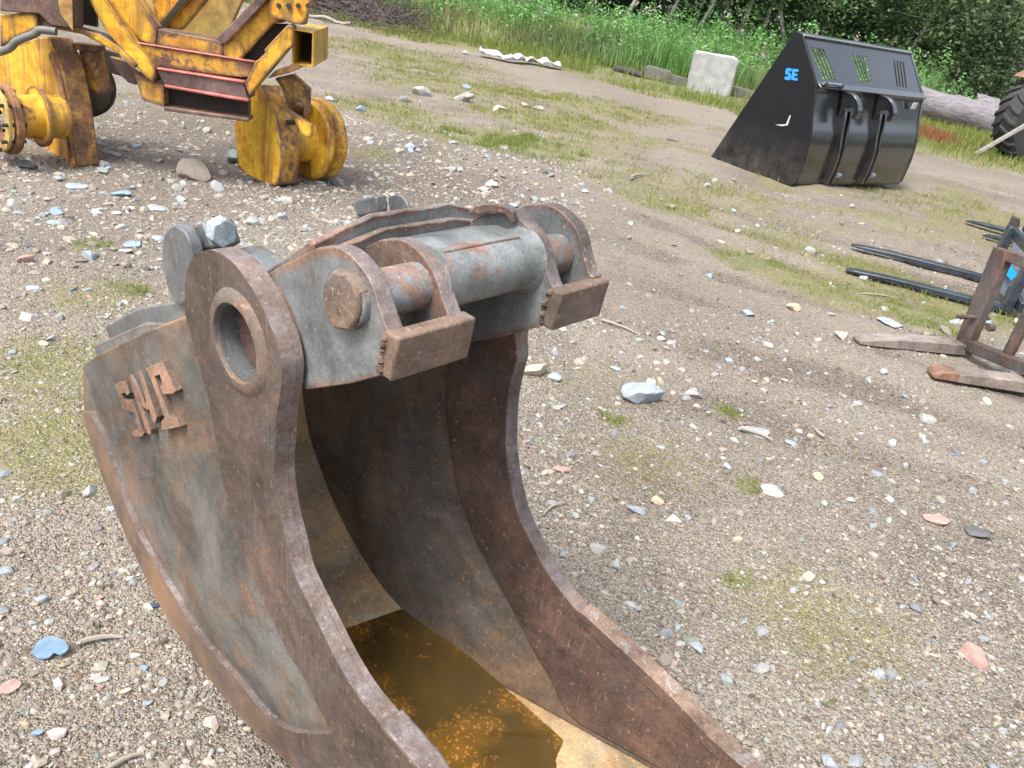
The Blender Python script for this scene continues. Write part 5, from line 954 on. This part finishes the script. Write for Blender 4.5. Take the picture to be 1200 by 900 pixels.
# verge, short
n_ = 52000; x = rng.uniform(-11, 17, n_); u = rng.random(n_); y = YV(x) - .5 + u ** .8 * (YT(x) - YV(x) + 2); k = in_view(x, y, height(x, y), 1.25) & (vnoise(x * 1.1, y * 1.1) + vnoise(x * 3, y * 3) * .6 + .45 * (y - YV(x)) - .1 > 0)
k &= ~((x > .5) & (x < 4.9) & (y > 17.8) & (y < 20.4) & (rng.random(n_) < .85)); x, y = x[k], y[k]; t = np.clip((y - YV(x)) / 3, 0, 1)[:, None] * np.where((x > 7) & (x < 12), .35, 1.)[:, None]
c = gcol(len(x), (2, 3, 3.5, 2.5, 1, 1)) * (1 - t) + gcol(len(x), (4, 4, 2, 1, 2, .4)) * t
blades('verge_grass', x, y, rng.uniform(.05, .2, len(x)) + .22 * t[:, 0] * rng.random(len(x)), .014, c, 6, .6)
# tall weeds: blades, leafy stems, a few flower heads
n_ = 46000; x = rng.uniform(-11, 18, n_); y = YT(x) + rng.gamma(1.5, 1.5, n_) - .5; k = in_view(x, y, height(x, y) + .5, 1.25) & ~((x > 7.4) & (x < 11.8) & (y < 22.6)) & ~((x > .6) & (x < 4.6) & (y < 20.6)); x, y = x[k], y[k]
cl = np.clip(vnoise(x * .55 + 5, y * .55) * 1.5 + .5, 0, 1); hgt = (.4 + .95 * cl) * rng.uniform(.5, 1.1, len(x)) * np.clip((y - YT(x) + .9) / 1.6, .3, 1)
bright = (.75 + .6 * np.clip(vnoise(x * .9, y * .9 + 20) * 2 + .4, 0, 1))[:, None]
tint = vnoise(x * .35 + 50, y * .5); TT = np.array([(.16, .31, .09), (.2, .31, .13), (.27, .3, .12), (.3, .24, .16)]); GG = TT[np.clip(((tint + .5 + rng.normal(size=len(x)) * .12) * 3.4).astype(int), 0, 3)] * rng.uniform(.6, 1.3, (len(x), 1))
blades('tall_weeds', x, y, hgt, .026, GG * bright, 7, .35)
def cards(P, size, colr, seed, up=.3):
    rng_ = np.random.default_rng(seed); n2 = len(P); d = rng_.normal(size=(n2, 3)); d[:, 2] = d[:, 2] * .6 - up * 0; d /= np.linalg.norm(d, axis=1)[:, None]
    e = rng_.normal(size=(n2, 3)); e -= (e * d).sum(1)[:, None] * d; e /= np.linalg.norm(e, axis=1)[:, None]
    L_ = (size * rng_.uniform(.6, 1.3, n2))[:, None]; W_ = L_ * rng_.uniform(.3, .5, (n2, 1))
    V = np.stack([P - d * L_ * .5, P + e * W_ * .5, P + d * L_ * .5, P - e * W_ * .5], 1).reshape(-1, 3)
    F = (np.array([[0, 1, 2], [0, 2, 3]])[None] + 4 * np.arange(n2)[:, None, None]).reshape(-1, 3); return V, F, np.repeat(np.clip(colr, .004, .8), 4, 0)
ns = 2600; x = rng.uniform(-11, 18, ns); y = YT(x) + rng.gamma(1.6, 1.5, ns) + .1; k = in_view(x, y, height(x, y) + .5, 1.25) & ~((x > 7.4) & (x < 11.8) & (y < 22.8)) & ~((x > .6) & (x < 4.6) & (y < 20.6)); x, y = x[k], y[k]; hs = (.55 + 1.0 * np.clip(vnoise(x * .55 + 5, y * .55) * 1.5 + .5, 0, 1)) * rng.uniform(.7, 1.15, len(x))
m_ = 26; t = rng.random((len(x), m_)) ** .7; P = np.stack([x[:, None] + rng.normal(size=t.shape) * .07, y[:, None] + rng.normal(size=t.shape) * .07, height(x, y)[:, None] + hs[:, None] * (.15 + .85 * t)], -1).reshape(-1, 3)
c = np.repeat(np.array([[.15, .31, .095]]) * rng.uniform(.6, 1.5, (len(x), 1)), m_, 0) * rng.uniform(.8, 1.2, (len(P), 1))
fl = (np.repeat(rng.random(len(x)) < .05, m_) & (t.ravel() > .8)); c[fl] = np.array([.5, .3, .38]) * .8; fw = (np.repeat(rng.random(len(x)) < .03, m_) & (t.ravel() > .85)); c[fw] = [.55, .55, .5]
V, F, cc = cards(P, np.full(len(P), .10), c, 8); o = bpy.data.objects.new('leafy_weeds', raw_mesh('leafy_weeds', V, F, M['leaf'], cc)); COL.objects.link(o); tag(o, kind='stuff')
# rusty red sorrel patch right of the black bucket
n_ = 420; x = 7.7 + rng.normal(size=n_) * .3; y = 18.3 + rng.normal(size=n_) * .35; blades('red_sorrel', x, y, rng.uniform(.1, .35, n_), .016, np.array([[.3, .1, .06]]) * rng.uniform(.6, 1.3, (n_, 1)), 9, .4)

# ------------------------------------------------------------------ trees
def limb_pts(p, d, L, rng_, droop=0., k=5):
    pts = [p.copy()]; 
    for i in range(k):
        d = d + Vector(rng_.normal(size=3) * .16); d.z -= droop; d.normalize(); pts.append(pts[-1] + d * (L / k))
    return pts
def tree_meshes(seed, hgt, base, crown_r, nleaf, leaf, tone, nlimb=16, trunk_r=.09, bark='trunk', multi=1, droop=.02):
    rng_ = np.random.default_rng(seed); V = []; F = []; tips = []
    def add(pts, rad, n2=6):
        k = len(V); v, f = tube_data(pts, rad, n2, False); V.extend(v); F.extend([tuple(i + k for i in q_) for q_ in f])
    for m2 in range(multi):
        off = Vector((rng_.normal() * .25 * (multi > 1), rng_.normal() * .25 * (multi > 1), -.1)); d = Vector((rng_.normal() * .08, rng_.normal() * .08, 1))
        if multi > 1: d = Vector((rng_.normal() * .3, rng_.normal() * .3, 1)).normalized()
        tp = limb_pts(off, d, hgt * rng_.uniform(.85, 1.05), rng_, -.03, 9); add(tp, [trunk_r * (1 - .085 * i) for i in range(10)], 8)
        for i in range(nlimb):
            t = base / hgt + (1 - base / hgt) * rng_.random() ** 1.15; f = t * 9; j = min(8, int(f)); p = tp[j].lerp(tp[j + 1], f - j)
            a = rng_.uniform(0, 6.283); L = crown_r * (1.05 - .75 * t ** 1.5) * rng_.uniform(.6, 1.2)
            lp = limb_pts(p, Vector((math.cos(a), math.sin(a), rng_.uniform(.1, .8))).normalized(), L, rng_, droop); add(lp, [trunk_r * .33 * (1 - .16 * q_) for q_ in range(6)], 4)
            for q_ in range(1, 6): tips.append((lp[q_], L))
            for s_ in range(3):
                q_ = rng_.integers(1, 5); sp2 = limb_pts(lp[q_], Vector(rng_.normal(size=3)).normalized(), L * .4, rng_, droop, 3); tips += [(sp2[2], L * .7), (sp2[3], L * .7)]
    C_ = np.array([t[0] for t in tips]); S_ = np.array([t[1] for t in tips]); pick = rng_.integers(0, len(C_), nleaf)
    P = C_[pick] + rng_.normal(size=(nleaf, 3)) * (.13 + .10 * S_[pick])[:, None]; P[:, 2] = np.maximum(P[:, 2], .1)
    cl = rng_.uniform(.45, 1.75, len(C_))[pick][:, None]; c = np.array([tone]) * cl * rng_.uniform(.75, 1.25, (nleaf, 1)) + np.array([[.02, .012, 0]]) * (rng_.random((nleaf, 1)) > .8)
    v, f, cc = cards(P, np.full(nleaf, leaf), c, seed + 50)
    tm = bpy.data.meshes.new('trunk'); tm.from_pydata([tuple(q_) for q_ in V], [], F); tm.materials.append(M[bark]); tm.polygons.foreach_set('use_smooth', [True] * len(tm.polygons))
    return tm, raw_mesh('crown', v, f, M['leaf'], cc)
KIND = {
 'willow': ([tree_meshes(101, 5.5, .25, 2.1, 15000, .155, (.14, .21, .105), 13, .06, 'trunk', 4), tree_meshes(102, 6.2, .3, 2.3, 16000, .155, (.16, .225, .115), 13, .06, 'trunk', 4)], 'bushy grey green willow in the wood edge behind the yard', 'willow_tree'),
 'alder': ([tree_meshes(103, 9, 1.9, 2.2, 15000, .13, (.09, .16, .065), 34, .1, 'trunk', 1), tree_meshes(104, 10, 2.2, 2.4, 15000, .13, (.1, .175, .07), 34, .11, 'trunk', 1)], 'dark green broadleaf tree in the wood edge behind the weeds', 'broadleaf_tree'),
 'birch': ([tree_meshes(105, 10, 2.6, 1.7, 9000, .1, (.1, .18, .055), 26, .075, 'birch', 1), tree_meshes(106, 9, 2.3, 1.6, 9000, .1, (.095, .17, .05), 24, .065, 'birch', 1)], 'slim pale stemmed birch at the edge of the wood', 'birch_tree'),
 'spruce': ([tree_meshes(107, 11, .5, 1.9, 15000, .12, (.028, .06, .028), 60, .11, 'trunk', 1, .05)], 'dark spruce deep in the wood behind', 'spruce_tree')}
def plant(kind, x, y, s, rz, i, lean=(0, 0)):
    ms_, lab, nm = KIND[kind]; tm, cm = ms_[i % len(ms_)]
    r = empty(nm, (x, y, H(x, y) - .05)); r.rotation_euler = (lean[0], lean[1], rz); r.scale = (s, s, s); tag(r, lab, nm.replace('_tree', ' tree'), nm.replace('_', ' ') + 's of the wood edge')
    for part, mm_ in (('trunk', tm), ('crown', cm)):
        o = bpy.data.objects.new(part, mm_); COL.objects.link(o); o.parent = r
trng = np.random.default_rng(77)
rows = [('willow', 27.0, [6.6, 8.6, 10.3, 12.2, 14.2, 16.0, 18.2, 20.5]), ('alder', 28.5, [-6.5, -4.8, -3.2, -1.4, .2, 1.9, 3.4, 5.2, 7.6]), ('birch', 26.0, [-4.4, -3.0, -1.6, -.7, .55, 1.0, 2.2, 2.9, 3.9, 4.4, 4.8, 5.3, 6.1, 9.4]),
        ('spruce', 31, [-9, -6.4, -3.8, -1.6, .7, 2.8, 5, 7.2, 9.6, 12, 14.4, 17, 19.6, 22]), ('alder', 33.5, [-8, -5, -2.4, 0, 2.2, 4.6, 7, 9.6, 12.2, 15, 18, 21, 24]), ('spruce', 36.5, [-7, -4, -1, 2, 5, 8, 11, 14, 17, 20.5, 24])]
for kind, y0, xs_ in rows:
    for i, x in enumerate(xs_):
        yy = y0 + trng.normal() * .7
        plant(kind, x * yy / y0 if y0 > 30 else x + trng.normal() * .15, yy, trng.uniform(.85, 1.15), trng.uniform(0, 6.28), i + int(trng.integers(0, 2)), (trng.normal() * .03, trng.normal() * .03))
# far wood closing the view: one leafy mass
n_ = 42000; x = trng.uniform(-22, 46, n_); y = 41 + trng.uniform(0, 5, n_) + 1.5 * vnoise(x * .4, x * 0); z = 1. + trng.random(n_) ** 1.2 * (7 + 3 * vnoise(x * .5, y * 0 + 3))
c = np.array([[.05, .095, .042]]) * (.6 + 1.2 * np.clip(vnoise(x * .8, z * .8) + .5, 0, 1))[:, None]
V, F, cc = cards(np.stack([x, y, z], 1), np.full(n_, .5), c, 99); o = bpy.data.objects.new('far_wood', raw_mesh('far_wood', V, F, M['leaf'], cc)); COL.objects.link(o); tag(o, kind='stuff')

# the wood goes on round the yard, out of the picture
n_ = 26000; th = trng.uniform(math.radians(38), math.radians(325), n_); R_ = trng.uniform(40, 46, n_); x = R_ * np.sin(th); y = R_ * np.cos(th); z = trng.random(n_) * (8 + 4 * vnoise(th * 9, th * 0 + 2))
V, F, cc = cards(np.stack([x, y, z], 1), np.full(n_, .9), np.array([[.05, .095, .042]]) * trng.uniform(.5, 1.5, (n_, 1)), 98); o = bpy.data.objects.new('far_wood', raw_mesh('far_wood', V, F, M['leaf'], cc)); COL.objects.link(o); tag(o, kind='stuff')
